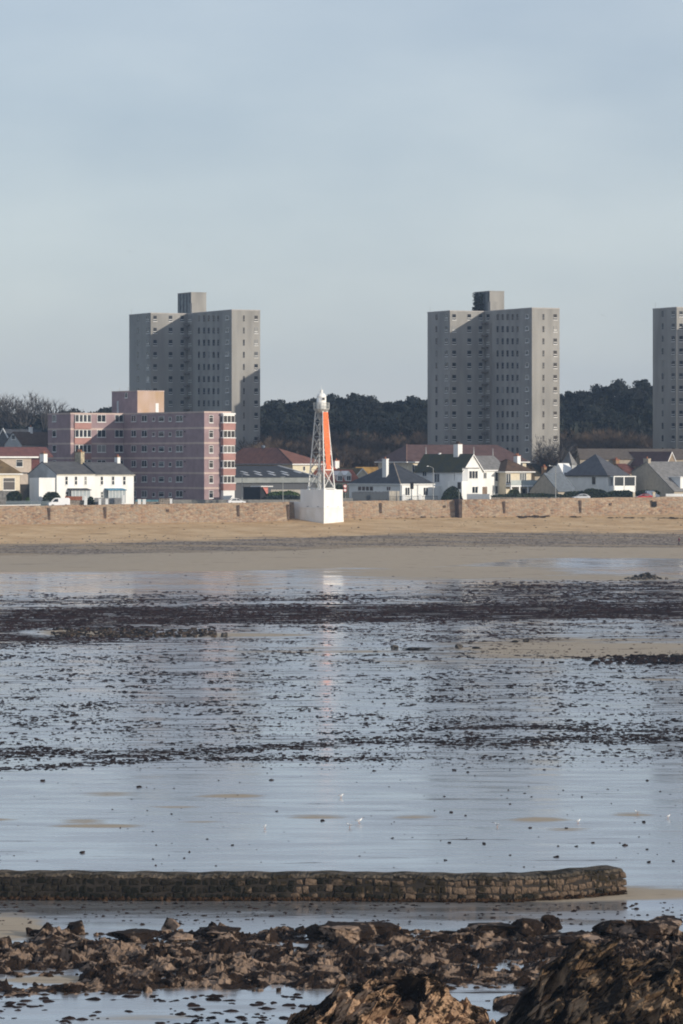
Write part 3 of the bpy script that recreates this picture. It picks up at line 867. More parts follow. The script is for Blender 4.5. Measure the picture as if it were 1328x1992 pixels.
# ------------------------------------------------------------------ white terrace
def terrace():
    B = Bld('terraced_house', 'pair of white terraced houses with slate roofs, front doors under canopies', 'house', 110, 786, 41)
    U = B.u(260); V = B.v(54.5); e = B.z(922.5); r = B.z(899, 2, V / 2)
    um = B.u(184)
    B.part('wall', MB().box(0, U, 0, V, -.5, e), WHITE)
    for q, w in ((0, .25), (U - .25, .25)):
        g = MB()
        g.add([(q, 0, e), (q, V, e), (q, V / 2, r - .02), (q + w, 0, e), (q + w, V, e), (q + w, V / 2, r - .02)], [(0, 2, 1), (3, 4, 5), (0, 3, 5, 2), (1, 2, 5, 4), (0, 1, 4, 3)])
        B.part('gable', g, WHITE)
    B.part('gable_render', MB().prism([(-.03, .03), (-.004, .03), (-.004, V), (-.03, V)], -.4, e - .02), GREYR)
    gg = MB(); gg.add([(-.03, 0, e - .02), (-.03, V, e - .02), (-.03, V / 2, r - .05), (-.004, 0, e - .02), (-.004, V, e - .02), (-.004, V / 2, r - .05)], [(0, 2, 1), (3, 4, 5), (0, 3, 5, 2), (1, 2, 5, 4), (0, 1, 4, 3)])
    B.part('gable_render', gg, GREYR)
    for (a, b, dz) in ((-.12, um - .08, 0), (um + .08, U + .12, -.12)):
        ro = MB()
        k = (r - e) / (V / 2); z = e - k * .25 + .14 + dz
        ro.slab([(a, -.25, z), (b, -.25, z), (b, V / 2, r + .14 + dz), (a, V / 2, r + .14 + dz)], .12)
        ro.slab([(a, V + .25, z), (b, V + .25, z), (b, V / 2, r + .14 + dz), (a, V / 2, r + .14 + dz)], .12)
        B.part('roof', ro, SLATE)
        B.part('gutter', MB().box(a, b, -.36, -.24, z - .2, z - .06), mat('cream_gutter', (.6, .55, .43), .6))
    w = MB(); w.add([(um - .14, -.28, e - .1), (um + .14, -.28, e - .1), (um + .14, V / 2, r + .12), (um - .14, V / 2, r + .12), (um - .14, -.28, e + .28), (um + .14, -.28, e + .28), (um + .14, V / 2, r + .5), (um - .14, V / 2, r + .5)],
                    [(0, 3, 2, 1), (4, 5, 6, 7), (0, 1, 5, 4), (1, 2, 6, 5), (2, 3, 7, 6), (3, 0, 4, 7)])
    B.part('party_wall_ridge', w, SLATED)
    zc = lambda y, u: B.z(y, u, V / 2)
    B.chimney(.55, V / 2 + .3, 1.0, 1.5, r - .8, zc(883, .5), WHITE2, BRICK, 2, BRICKR)
    B.chimney(um - .2, V / 2, 1.0, 2.2, r - .8, zc(880, um), mat('cream_stone', (.42, .36, .25), .9, .15, 2), BRICK, 3, POT)
    B.chimney(U - .55, V / 2, .8, 1.1, r - .8, zc(889.5, U), WHITE2, BRICK, 2, BRICKR)
    for px in (128.8, 147.2, 165.9, 197.6, 219.4, 241.2):
        B.win('f', 0.0, px, 935, 5.4, 16.5, 'sash')
    for px in (129.5, 168, 198):
        B.win('f', 0.0, px, 962.5, 5.4, 12, 'sash')
    # open glazed porches
    for (xa, xb, m, lab) in ((139, 177, SLATED, 'dark grey porch canopy'), (211, 246, mat('blue_canopy', (.06, .22, .36), .6, .1), 'blue porch canopy')):
        ua, ub = B.u(xa, -1.6), B.u(xb, -1.6); z = B.z(953, ua, -1.6)
        pr = B.part('porch', MB().box(ua + .1, ub - .1, -1.5, -.01, -.4, .9), WHITE2)
        B.part('canopy', MB().slab([(ua, -1.8, z), (ub, -1.8, z), (ub, -.01, z + .35), (ua, -.01, z + .35)], .1), m, pr, lab)
        q = MB()
        for t in np.linspace(ua + .15, ub - .15, 6): q.box(t - .05, t + .05, -1.5, -1.4, .9, z - .05)
        B.part('porch_frame', q, WHITE2, pr)
        B.part('pane', MB().box(ua + .2, ub - .2, -1.43, -1.41, .9, z - .1), mat('pale_porch_glass', (.36, .40, .42), .15, .05, spec=.5), pr)
        ud = (ua + ub) / 2 + .8
        B.part('door', MB().box(ud - .45, ud + .45, -.05, -.005, -.3, 1.95), mat('blue_grey_door', (.2, .24, .27), .5))
    # flat roofed side extension with scalloped top
    ve = .45; ua = B.u(75.5, ve); z = B.z(929.5, ua, ve)
    ex = B.part('side_extension', MB().box(ua, -.06, ve, ve + 3.5, -.5, z), WHITE)
    q = MB()
    for t in np.arange(ua + .3, -.3, .62): q.box(t, t + .36, ve - .09, ve - .005, z - .3, z - .12)
    B.part('eaves_bracket', q, WHITE2, ex)
    B.win('f', ve, 98, 959.5, 14, 7, 'two')
    return B
terrace()

def house_box(name, label, x0, x1, xl, Y, a, group=None):
    B = Bld(name, label, 'house', x0, Y, a, group)
    return B, B.u(x1), B.v(xl)

# far left bungalow with olive roof
B = Bld('bungalow', 'cream bungalow with olive brown hipped roof at the left edge', 'house', -22, 783, 30)
U = B.u(38.5); e = B.z(922, U); V = 9.0
B.walls(U, V, e, CREAM)
B.part('plinth', MB().box(-.03, U + .03, -.04, 0, -.5, B.z(954, U)), mat('grey_stone_base', (.17, .165, .16), .9, .2, 2))
B.hip(U, V, e + .1, B.z(893, 2, 4.5), OLIVE, .5, axis='u', inset=3.4)
B.win('f', 0, 17.2, 941.5, 23, 24, 'top'); B.part('pillar', MB().box(U - 1.0, U + .08, -.12, -.045, -.5, B.z(955, U)), STONEW)
# cream block with red brown roof behind it
B = Bld('cream_house', 'cream house with red brown roof and white fascia behind the bungalow', 'house', -30, 822, 22)
U = B.u(60.5); e = B.z(888, U); V = 9.0
B.walls(U, V, e, mat('pinkish_cream_render', (.50, .42, .35), .85, .05))
ro = MB(); r = B.z(869.5, U, 5)
ro.slab([(-.5, -.6, e), (B.u(92, 4), -.6, e), (B.u(92, 4), 5, r), (-.5, 5, r)], .2); ro.slab([(-.5, 10.5, e), (B.u(92, 4), 10.5, e), (B.u(92, 4), 5, r), (-.5, 5, r)], .2)
B.part('roof', ro, mat('red_brown_roof', (.17, .07, .06), .85, .1, .9, bump=.3))
B.part('fascia', MB().box(-.5, B.u(75, -.7), -.72, -.6, e - .35, e + .02), WHITE)
B.win('f', 0, 37.5, 901, 13, 14, 'top')
B.part('maroon_panel', MB().box(U + .02, U + 4, 1.2, V, -.5, e), mat('maroon_wall', (.13, .05, .05), .85))
B.part('low_wing', MB().box(B.u(39, -2.2), B.u(64, -2.2), -2.2, -.02, -.5, B.z(921, U, -2)), mat('pinkish_cream_render', (.5, .42, .35)))
B.part('low_roof', MB().box(B.u(38, -2.4), B.u(55, -2.4), -2.4, -.02, B.z(921, U, -2), B.z(919, U, -2)), SLATED)
# houses under the trees at the far left
B = Bld('gabled_house', 'grey gabled house with brown roof below the bare trees at far left', 'house', 41.5, 850, 55)
V = B.v(8.5); e = B.z(864); r = B.z(841, 0, V / 2); U = 22
B.walls(U, V, e, GREYR); B.gable_u(U, V, e, r, mat('dull_brown_roof', (.09, .06, .045), .9, .15), GREYR, .3, verge=None)
B.win('s', 0, 26, 850.5, 7, 9, 'plain'); B.chimney(6.5, V / 2, .7, .7, r - .4, r + 1.1, WHITE2, WHITE2, 1)
B = Bld('gabled_house', 'dark gabled house with white bargeboards at the left edge under the trees', 'house', 20, 862, 55)
V = B.v(-8); e = B.z(862); r = B.z(835.5, 0, V / 2)
B.walls(14, V, e, mat('dark_grey_render', (.12, .12, .125), .9)); B.gable_u(14, V, e, r, SLATED, mat('dark_grey_render', (.12, .12, .125)), .3, verge=None)
for a in (-.3, V + .3): B.part('bargeboard', MB().slab([(-.2, a, e + .1), (.0, a, e + .1), (.0, V / 2, r + .35), (-.2, V / 2, r + .35)], .22), TRIM)

# brown tiled hall behind the dark shed
B = Bld('tiled_house', 'large cream house with brown tiled hipped roof between the pink flats and lighthouse', 'house', 568.6, 848, 41)
U = B.u(640); V = B.v(425); e = B.z(902)
B.walls(U, V, e - .2, mat('pale_cream_render', (.68, .63, .47), .8, .04), .6, .6)
uu = 4.4
ap = B.v(538.5, uu); r = B.z(871, uu, ap)
U2 = B.u(622)
rr = MB()
A, Bq, C, D = (0, 0, e), (U2 + 3, 0, e), (U2 + 3, V, e), (0, V, e); p0 = (uu, ap, r); p1 = (uu, V - 4, r)
for f in ((A, Bq, p0), (Bq, C, p1, p0), (C, D, p1), (D, A, p0, p1), (D, C, Bq, A)): rr.add(f, [tuple(range(len(f)))])
B.part('roof', rr, TILE)
B.part('fascia', MB().box(-.02, U2 + 3, -.06, -.004, e - .3, e - .005), TRIM); B.part('fascia', MB().box(-.06, -.004, .02, V, e - .22, e - .005), mat('grey_fascia', (.35, .36, .38), .7))
B.win('f', .6, 591, 911.5, 4.5, 9, 'plain')
hp = MB(); hp.tube((uu, ap, r + .05), (0, 0, e + .06), .16, .16, 5); B.part('hip_tile', hp, mat('dark_ridge', (.07, .04, .035), .9))
vv = B.v(511, uu - .5); B.part('roof_vent', MB().lathe([(.05, r - .2), (.45, r + .05), (.5, r + .45), (.1, r + .6)], 10, (uu - .4, vv)), mat('blue_grey_metal', (.16, .2, .26), .6))

# low dark shed with rooflights
B = Bld('shed', 'long low shed with black roof, slanting rooflights and pale fascia', 'shed', 452, 821, 32)
U = B.u(616); hv = 18.0; e = B.z(928.5, U * .6, 0); r = B.z(906.5, U, hv)
SHEDR = mat('black_sheet_roof', (.035, .038, .044), .8, .1, .6)
B.part('wall', MB().box(0, U, .6, hv + .5, -.5, e - .9), mat('dark_blue_grey_cladding', (.085, .09, .10), .8, .08, .8, stretch=(6, 6, .3)))
B.part('fascia', MB().box(-.1, U + .1, -.1, .55, e - 1.25, e - .02), mat('pale_grey_cladding', (.235, .25, .245), .8, .1, .5))
ro = MB(); ro.slab([(-.2, -.2, e + .05), (U + .2, -.2, e + .05), (U + .2, hv, r), (-.2, hv, r)], .12); ro.slab([(-.2, hv + .7, e + .05), (U + .2, hv + .7, e + .05), (U + .2, hv, r), (-.2, hv, r)], .12)
B.part('roof', ro, SHEDR)
vg = MB(); vg.slab([(U + .2, -.2, e + .2), (U + .5, -.2, e + .2), (U + .5, hv, r + .18), (U + .2, hv, r + .18)], .25); B.part('verge', vg, WHITE)
gg = MB(); gg.add([(U - .1, .6, e - .9), (U - .1, hv + .4, e - .9), (U - .1, hv, r - .15)], [(0, 1, 2)]); B.part('gable', gg, CREAM)
RL = mat('rooflight', (.62, .65, .68), .4, .05)
kk = (r - e) / (hv + .2)
for px0 in (473, 498.5, 524.8, 551, 577):
    for j, (dx, dy) in enumerate(((0, 0), (2.5, 4.4))):
        if px0 == 577 and j: continue
        # a light running up the slope: fix its lower end on the roof plane
        best = min(((abs(B.z(920 + dy, B.u(px0 + 7 + dx, v), v) - (e + .05 + kk * (v + .2))), v) for v in np.linspace(.5, 16, 160)))[1]
        u = B.u(px0 + 7 + dx, best); z = lambda v: e + .09 + kk * (v + .2)
        q = MB().slab([(u - .34, best, z(best)), (u + .34, best, z(best)), (u + .34, best + 2.7, z(best + 2.7)), (u - .34, best + 2.7, z(best + 2.7))], .05)
        B.part('rooflight', q, RL)

# maroon roofed long building behind the right hand houses
B = Bld('long_house', 'long cream building with maroon hipped roof below the middle right tower block', 'house', 791, 822, 25)
U = B.u(1030); V = B.v(729); e = B.z(898); 
B.walls(U - .6, V - .6, e - .2, CREAM, .6, .6)
B.hip(U, V, e, B.z(864.8, 5, 5.7), TILEM, .1, inset=4.2)
B.win('f', .6, 806, 911, 9, 13, 'two'); B.win('f', .6, 1013, 903, 7, 6, 'plain')
B.part('hip_tile', MB().tube((-.1, -.1, e + .05), (4.1, V / 2, B.z(864.8, 5, 5.7) + .05), .14, .14, 5), mat('pale_ridge', (.22, .13, .1), .9))

# far terracotta roofs on the hill foot between the lighthouse and the middle right tower
B = Bld('distant_house', 'distant house with dull red roof among brown trees left of the middle tower', 'house', 738, 930, 25)
e = B.z(862); U = B.u(838); B.walls(U, 8, e, GREYR); B.gable_u(U, 8, e, B.z(843, U / 2, 4), mat('dull_red_roof', (.20, .075, .055), .9, .15), GREYR, .3, verge=None)
for px in (787, 815):
    u = B.u(px, -.3); d = MB().box(u - 1, u + 1, -.4, 2.4, e, e + 1.1); d.add([(u - 1.1, -.5, e + 1.1), (u + 1.1, -.5, e + 1.1), (u, -.5, e + 2.1), (u - 1.1, 3, e + 1.1), (u + 1.1, 3, e + 1.1), (u, 3, e + 2.1)], [(0, 1, 2), (3, 5, 4), (0, 2, 5, 3), (1, 4, 5, 2), (0, 3, 4, 1)])
    B.part('dormer', d, GREYR)

# red roofed cottage behind the lighthouse
B = Bld('cottage', 'cottage with bright red tiled roof and white dormers right of the lighthouse', 'house', 640, 838, 35)
U = B.u(700); e = B.z(937); B.walls(U, 6.5, e, CREAM)
B.gable_u(U, 6.5, e, B.z(914.5, U / 2, 3.2), TILER, CREAM, .3, verge=None)
for px in (660.5, 677.5):
    u = B.u(px, -.1); z0 = e + .1
    d = MB().box(u - .75, u + .75, -.15, 2.0, z0, z0 + 1.4); d.add([(u - .95, -.25, z0 + 1.4), (u + .95, -.25, z0 + 1.4), (u, -.25, z0 + 2.4), (u - .95, 3.1, z0 + 1.4), (u + .95, 3.1, z0 + 1.4), (u, 3.1, z0 + 2.4)], [(0, 1, 2), (3, 5, 4), (0, 2, 5, 3), (1, 4, 5, 2), (0, 3, 4, 1)])
    dm = B.part('dormer', d, WHITE2)
    fm, pm = window_meshes(1.2, 1.1, 'two'); w = link('window', fm, dm, (u, -.18, z0 + .72)); link('pane', pm, dm, (u, -.18, z0 + .72))
# taller red roof with white chimney just behind it
B = Bld('cottage', 'second red tiled roof with white chimney peeping out behind the lighthouse', 'house', 622, 850, 35)
U = B.u(672); e = B.z(926); B.walls(U, 8, e, CREAM); B.hip(U, 8, e, B.z(897, 5, 4), TILER, .3, inset=3.5, fascia=None)
uc = B.u(654, 4); B.chimney(uc, 4, 1.2, .8, e + 1.5, B.z(896.5, uc, 4), WHITE, BRICKR, 1)
# cream gabled cottage and ochre roof
B = Bld('cottage', 'small cream gabled cottage with dark roof beside the dark hipped bungalow', 'house', 692, 846, 41)
U = B.u(716); V = B.v(678); e = B.z(925); r = B.z(911.5, U / 2, 0)
B.walls(U, V + 6, e, CREAM); B.gable_v(U, V + 6, e, r, mat('dull_olive_roof', (.10, .08, .035), .9, .2), CREAM, .3)
B = Bld('cottage', 'low cottage with ochre lichen roof behind the dark hipped bungalow', 'house', 704, 858, 30)
U = B.u(750); e = B.z(925); B.walls(U, 6, e, CREAM); B.gable_u(U, 6, e, B.z(909.5, U / 2, 3), TILEO, CREAM, .3, verge=None)

# bungalow with the big dark pyramid roof
B = Bld('bungalow', 'white bungalow with dark slate pyramid roof and tall white chimney', 'house', 779, 803, 41)
U = B.u(842); V = B.v(679); e = B.z(941.5)
B.walls(U, V, e, WHITE2)
uA = U / 2; vA = B.v(765.4, uA)
B.hip(U, V, e + .05, B.z(900, uA, vA), SLATED, .35, apex=(uA, vA), fascia=TRIM)
B.part('hip_tile', MB().tube((-.35, -.35, e + .08), (uA, vA, B.z(900, uA, vA) + .05), .13, .13, 5), mat('stone_ridge', (.30, .25, .20), .9))
vc = B.v(749.5, 1.6); B.chimney(1.6, vc, .75, 1.35, e + .2, B.z(894, 1.6, vc), WHITE, WHITE, 1)
B.win('s', 0, 711, 950.5, 30, 9, 'four'); B.win('s', 0, 756, 950.5, 8, 8, 'two')
B.win('f', 0, 792, 956, 9, 15.5, 'two'); B.win('f', 0, 827.5, 956, 9, 15.5, 'two')
for px in (783.5, 803, 815): 
    u = B.u(px, -.3); B.part('pilaster', MB().box(u - .3, u + .3, -.3, -.004, -.5, e - .3), WHITE)
ux = U + .02; ue = B.u(868, .4); B.part('side_extension', MB().box(ux, ue, .4, 5, -.5, B.z(945, ue, .4)), WHITE)

# big white house with mossy roof, front gable and wings
B = Bld('gabled_house', 'big white house with mossy black roof, front gable and bay windows', 'house', 901, 806, 41)
U = B.u(938); V = B.v(808); e = B.z(914); r = B.z(884, U / 2, 0)
B.walls(U, V, e, WHITE); B.gable_v(U, V, e, r, MOSSY, WHITE, .55)
for vq in (.0, V):
    B.part('finial', MB().tube((U / 2, vq - .3, r + .1), (U / 2, vq - .3, r + 1.75), .16, .05, 6), GREYR)
vq = B.v(890.5, U / 2); B.chimney(U / 2, vq, 1.35, 1.5, r - .6, B.z(864, U / 2, vq), WHITE, mat('dark_pot_base', (.10, .06, .045), .9), 4, mat('brown_pot', (.14, .09, .06), .9))
vq = B.v(855, U / 2); B.part('roof_vent', MB().box(U / 2 - .25, U / 2 + .25, vq - .25, vq + .25, r, r + .35), WHITE2)
B.win('s', 0, 826, 921.5, 8, 10, 'two'); B.win('s', 0, 850, 930, 10, 17, 'two'); 
B.part('drain_pipe', MB().tube((-.08, B.v(884), 0), (-.08, B.v(884), e), .05, .05, 5), GREYR)
# two storey bay under the gable
ua, ub = B.u(910, -.9), B.u(931, -.9)
bay = B.part('bay', MB().prism([(ua - .9, -.01), (ua, -.9), (ub, -.9), (ub + .9, -.01)], -.5, B.z(911.5, ub, -.9)), WHITE)
B.part('bay_roof', MB().prism([(ua - 1.05, -.01), (ua - .06, -1.05), (ub + .06, -1.05), (ub + 1.05, -.01)], B.z(911.5, ub, -.9), B.z(909.8, ub, -.9)), SLATEG, bay)
for y, h in ((923.5, 15), (953, 13)):
    B.win('f', -.9, 920.5, y, 17, h, 'three')
B.part('flat_wing', MB().box(-3.2, -.02, B.v(898, -3.2), B.v(871, -3.2), -.5, B.z(936, -3, 2)), WHITE)
# right wing with grey roof
v0 = 1.2; W0 = B.u(937, v0); W1 = B.u(985, v0); VW = 9.0
B.part('wall', MB().box(W0, W1, v0, v0 + VW, -.5, e), WHITE)
h = v0 + VW / 2; rr_ = B.z(886.5, W1, h); ro = MB()
ro.slab([(U / 2, v0 - .4, e), (W1 + .3, v0 - .4, e), (W1 + .3, h, rr_), (U / 2, h, rr_)], .15); ro.slab([(U / 2, v0 + VW + .4, e), (W1 + .3, v0 + VW + .4, e), (W1 + .3, h, rr_), (U / 2, h, rr_)], .15)
B.part('roof', ro, SLATEG)
g = MB().add([(W1 - .2, v0, e), (W1 - .2, v0 + VW, e), (W1 - .2, h, rr_ - .15), (W1, v0, e), (W1, v0 + VW, e), (W1, h, rr_ - .15)], [(0, 2, 1), (3, 4, 5), (0, 3, 5, 2), (1, 2, 5, 4)]); B.part('gable', g, WHITE)
B.part('fascia', MB().box(W0 + .3, W1 + .35, v0 - .5, v0 - .41, e - .3, e - .02), WHITE)
B.part('finial', MB().tube((W1, h, rr_), (W1, h, rr_ + 1.7), .14, .05, 6), GREYR)
B.win('f', v0, 968, 927, 11, 19, 'two'); B.win('f', v0, 968, 953, 11, 16, 'two'); B.win('f', v0, 943, 925, 6, 12, 'two')
ud = B.u(942.5, v0); B.part('door', MB().box(ud - .75, ud + .75, v0 - .03, v0 - .003, -.4, B.z(947, ud, v0)), mat('brown_porch', (.20, .14, .10), .7))

# annex with balcony
B = Bld('house', 'white house with brown roof, glass balcony and columns beside the front gabled house', 'house', 984, 812, 33)
U = B.u(1033); V = 9.0; e = B.z(918)
B.walls(U, V, e, CREAM); B.hip(U, V, e + .1, B.z(893, 4, 4.5), mat('dark_brown_roof', (.095, .058, .036), .9, .15, .9, bump=.3), .7, inset=4.5)
uc = B.u(1001.5, 5); B.chimney(uc + .6, 5, .9, 1.5, e + 1, B.z(887, uc, 5), WHITE, BRICKR, 2)
B.win('f', 0, 988.5, 931, 9, 20, 'two'); B.win('f', 0, 1017, 930.5, 13, 20, 'three')
ue = B.u(1048, -1.8); zf = B.z(947, 2, -1.8)
bal = B.part('balcony', MB().box(.0, ue, -1.9, -.01, zf, zf + .35), WHITE)
q = MB()
for t in np.linspace(.1, ue - .1, 6): q.box(t - .04, t + .04, -1.86, -1.8, zf + .35, zf + 1.5)
q.box(.06, ue - .06, -1.87, -1.79, zf + 1.5, zf + 1.56); B.part('handrail', q, GALV, bal)
B.part('balcony_glass', MB().box(.1, ue - .1, -1.84, -1.82, zf + .4, zf + 1.45), mat('pale_green_glass', (.42, .47, .46), .15, .03, spec=.5), bal)
q = MB()
for t in (.2, ue * .32, ue * .62, ue - .25): q.box(t - .16, t + .16, -1.8, -1.5, -.5, zf)
B.part('column', q, WHITE, bal)
B.win('f', 0, 1022, 956, 15, 11, 'two'); B.win('f', 0, 1001, 957, 14, 9, 'two')

# grey gabled house end-on, left of the slate pyramid house
B = Bld('gabled_house', 'beige gable end with grey roof left of the slate pyramid house', 'house', 1085, 806, 50)
V = B.v(1030); e = B.z(955, 0, 0); U = 7; r = B.z(921, 0, V / 2)
B.walls(U, V, e, BEIGE); B.gable_u(U, V, e, r, mat('blue_grey_roof', (.13, .15, .17), .8, .1), BEIGE, .3, verge=None)
B = Bld('house', 'small white gabled house with dark roof behind the grey lamp post', 'house', 1098, 826, 41)
U = B.u(1118); V = B.v(1062); e = B.z(921); r = B.z(904.5, U / 2)
B.walls(U, V, e, WHITE2); B.gable_u(U, V, e, r, SLATED, WHITE2, .3)
g = MB(); vv = B.v(1088); z0 = e + .1
g.add([(-.5, vv - 2.4, z0 - 1), (-.5, vv + 2.4, z0 - 1), (-.5, vv, r + .4), (3, vv - 2.4, z0 - 1), (3, vv + 2.4, z0 - 1), (3, vv, r + .4)], [(0, 2, 1), (3, 4, 5), (0, 3, 5, 2), (1, 2, 5, 4), (0, 1, 4, 3)])
B.part('front_gable', g, WHITE2)
B.chimney(1.5, B.v(1058, 1.5), .8, .9, e - 1, B.z(909, 1, V), BRICK, BRICKR, 2)
B.chimney(2.5, B.v(1096, 2.5), .8, .9, e - .5, B.z(913, 1, 2), BRICK, BRICKR, 2)
B = Bld('house', 'pointed grey slate spire roof among bare trees right of the tower block', 'house', 1112, 838, 41)
U = B.u(1121); V = B.v(1092); e = B.z(904); B.walls(U, V, e, GREYR); B.hip(U, V, e, B.z(877.5, U / 2, V / 2), SLATEG, .2, apex=(U / 2, V / 2), fascia=None)
# dark roofs behind the beige gable
B = Bld('house', 'low house with olive dark roof behind the balcony house', 'house', 1040, 842, 30)
U = B.u(1085); e = B.z(925); B.walls(U, 7, e, BEIGE); B.gable_u(U, 7, e, B.z(903, U / 2, 3.5), mat('olive_dark_roof', (.045, .042, .03), .9, .2), BEIGE, .3, verge=None)
uc = B.u(1069, 3); 
# slate pyramid house
B = Bld('bungalow', 'white bungalow with tall slate pyramid roof behind the dark hedge', 'house', 1182, 815, 41)
U = B.u(1222); V = B.v(1099); e = B.z(925)
B.walls(U, V, e, WHITE2); uA = U / 2; vA = B.v(1158, uA)
B.hip(U, V, e + .05, B.z(883, uA, vA), mat('blue_slate_roof', (.085, .088, .10), .7, .1, 1, bump=.2), .4, apex=(uA, vA), fascia=BLACK)
vq = B.v(1155); B.win('s', 0, 1155, 935, 8, 16, 'plain')
pv = -1.6; ua, ub = B.u(1193.5, pv), B.u(1236.5, pv); z1 = B.z(926, ua, pv)
po = B.part('porch', MB().box(ua, ub, pv, -.01, -.5, B.z(945, ua, pv)), WHITE)
q = MB().box(ua - .05, ub + .05, pv - .08, -.005, z1 - .22, z1)
for t in (ua + .15, ua + (ub - ua) * .47, ub - .15): q.box(t - .14, t + .14, pv, pv + .25, 0, z1 - .22)
B.part('porch_frame', q, WHITE, po); B.part('pane', MB().box(ua + .3, ub - .3, pv + .1, pv + .13, B.z(945, ua, pv), z1 - .22), GLASS, po)
# beige gable house with chimney
B = Bld('gabled_house', 'beige rendered house with wide gable wall and chimney at the right', 'house', 1311, 812, 38)
V = B.v(1228); ap = B.v(1258); e0 = B.z(955); r = B.z(899, 0, ap); eb = B.z(918, 0, V)
B.part('wall', MB().add([(0, 0, -.5), (0, V, -.5), (0, V, eb), (0, ap, r), (0, 0, e0), (9, 0, -.5), (9, V, -.5), (9, V, eb), (9, ap, r), (9, 0, e0)],
    [(0, 4, 3, 2, 1), (5, 6, 7, 8, 9), (0, 5, 9, 4), (1, 2, 7, 6)]), BEIGE)
ro = MB(); k = (r - e0) / ap
ro.slab([(-.2, -.3, e0 - .1), (9.2, -.3, e0 - .1), (9.2, ap, r + .15), (-.2, ap, r + .15)], .14); ro.slab([(-.2, V + .3, eb), (9.2, V + .3, eb), (9.2, ap, r + .15), (-.2, ap, r + .15)], .14)
B.part('roof', ro, SLATEG)
B.chimney(.35, ap + .3, .8, 1.6, e0, B.z(893.5, 0, ap), BEIGE, BEIGE, 1, POT)
B.part('dormer', MB().box(2.5, 7.5, .6, 5.5, e0 + .3, B.z(929, 3, .6)), WHITE2)
B.part('dormer_roof', MB().box(2.2, 7.9, .3, 6.2, B.z(929, 3, .6), B.z(927.3, 3, .6)), WHITE)
fm, pm = window_meshes(1.7, 1.4, 'two'); link('window', fm, B.o, (5.8, .57, B.z(940, 4, .6))); link('pane', pm, B.o, (5.8, .57, B.z(940, 4, .6)))
# house at the right edge with balcony
B = Bld('house', 'cream house with brown gable and pale balcony at the right edge', 'house', 1318, 822, 38)
V = 9; U = 9; e = B.z(925); r = B.z(899, 0, 4.5)
B.walls(U, V, e, BEIGE); B.gable_u(U, V, e, r, SLATEG, BEIGE, .3)
B.part('balcony', MB().box(.2, 5, -1.4, -.02, B.z(955), B.z(944)), WHITE2)
B = Bld('gabled_house', 'tan gable with white bargeboards at the far right below the cut off tower', 'house', 1296, 834, 41)
U = B.u(1316); V = 14; e = B.z(903); r = B.z(879.5, U / 2)
B.walls(U, V, e, mat('tan_render', (.30, .23, .16), .9)); B.gable_v(U, V, e, r, mat('maroon_tile_roof', (.1, .06, .06)), mat('tan_render', (.3, .23, .16)), .3)
B = Bld('house', 'house with long plain black roof behind the right edge balcony', 'house', 1302, 826, 20)
U = B.u(1370); e = B.z(915); B.walls(U, 7, e, BEIGE); B.gable_u(U, 7, e, B.z(902, 3, 3.5), SLATED, BEIGE, .3)
B = Bld('house', 'house with red brown roof and brick chimney between slate pyramid and beige gable', 'house', 1218, 838, 38)
U = B.u(1262); e = B.z(921); B.walls(U, 7, e, BEIGE); B.gable_u(U, 7, e, B.z(903, 3, 3.5), mat('red_dark_roof', (.13, .05, .04), .9, .2), BEIGE, .3, verge=None)
B.chimney(.6, 4.2, 1.1, 1.2, e - 2, B.z(895, 0, 4), BRICK, BRICKR, 2, BRICKR)
uc = B.u(1290, 4); B.chimney(uc, 4, 1.0, 1.1, e - 3, B.z(893.5, uc, 4), BRICK, BRICKR, 2, BRICKR)
# long grey roof in the brown wood at right
B = Bld('long_house', 'long low grey brown roofed building among brown trees at the right', 'house', 1128, 842, 3)
U = B.u(1400); e = B.z(893); B.walls(U, 9, e, BEIGE); B.gable_u(U, 9, e, B.z(874, U / 2, 4.5), mat('grey_brown_roof', (.12, .10, .085), .9, .1), BEIGE, .3, verge=None)
# tiny house fronts in the wood
for i, (px, py, w, Y, lab) in enumerate(((547, 858, 9, 945, 'tiny grey gabled house front in the brown wood right of the left tower'), (1175, 860, 22, 940, 'small dark gabled house among bare trees between the right towers'),
                                     (674, 848, 6, 960, 'tiny white house peeping from the dark wood right of the lighthouse'), (518, 849, 6, 955, 'tiny white house peeping from the brown wood beside the left tower'))):
    B = Bld('distant_house', lab, 'house', px, Y, 35); wq = w * Y / F
    e = B.z(py, 0, 0); B.walls(wq, 6, e, GREYR if i < 2 else WHITE2); B.gable_v(wq, 6, e, e + wq * (.75 if i < 2 else .3), SLATED if i == 1 else GREYR, GREYR if i < 2 else WHITE2, .25)
    if i == 1: B.part('roof_ridge', MB().box(wq * .2, wq * .8, 0, .5, e + wq * .75, e + wq * .75 + .5), WHITE)

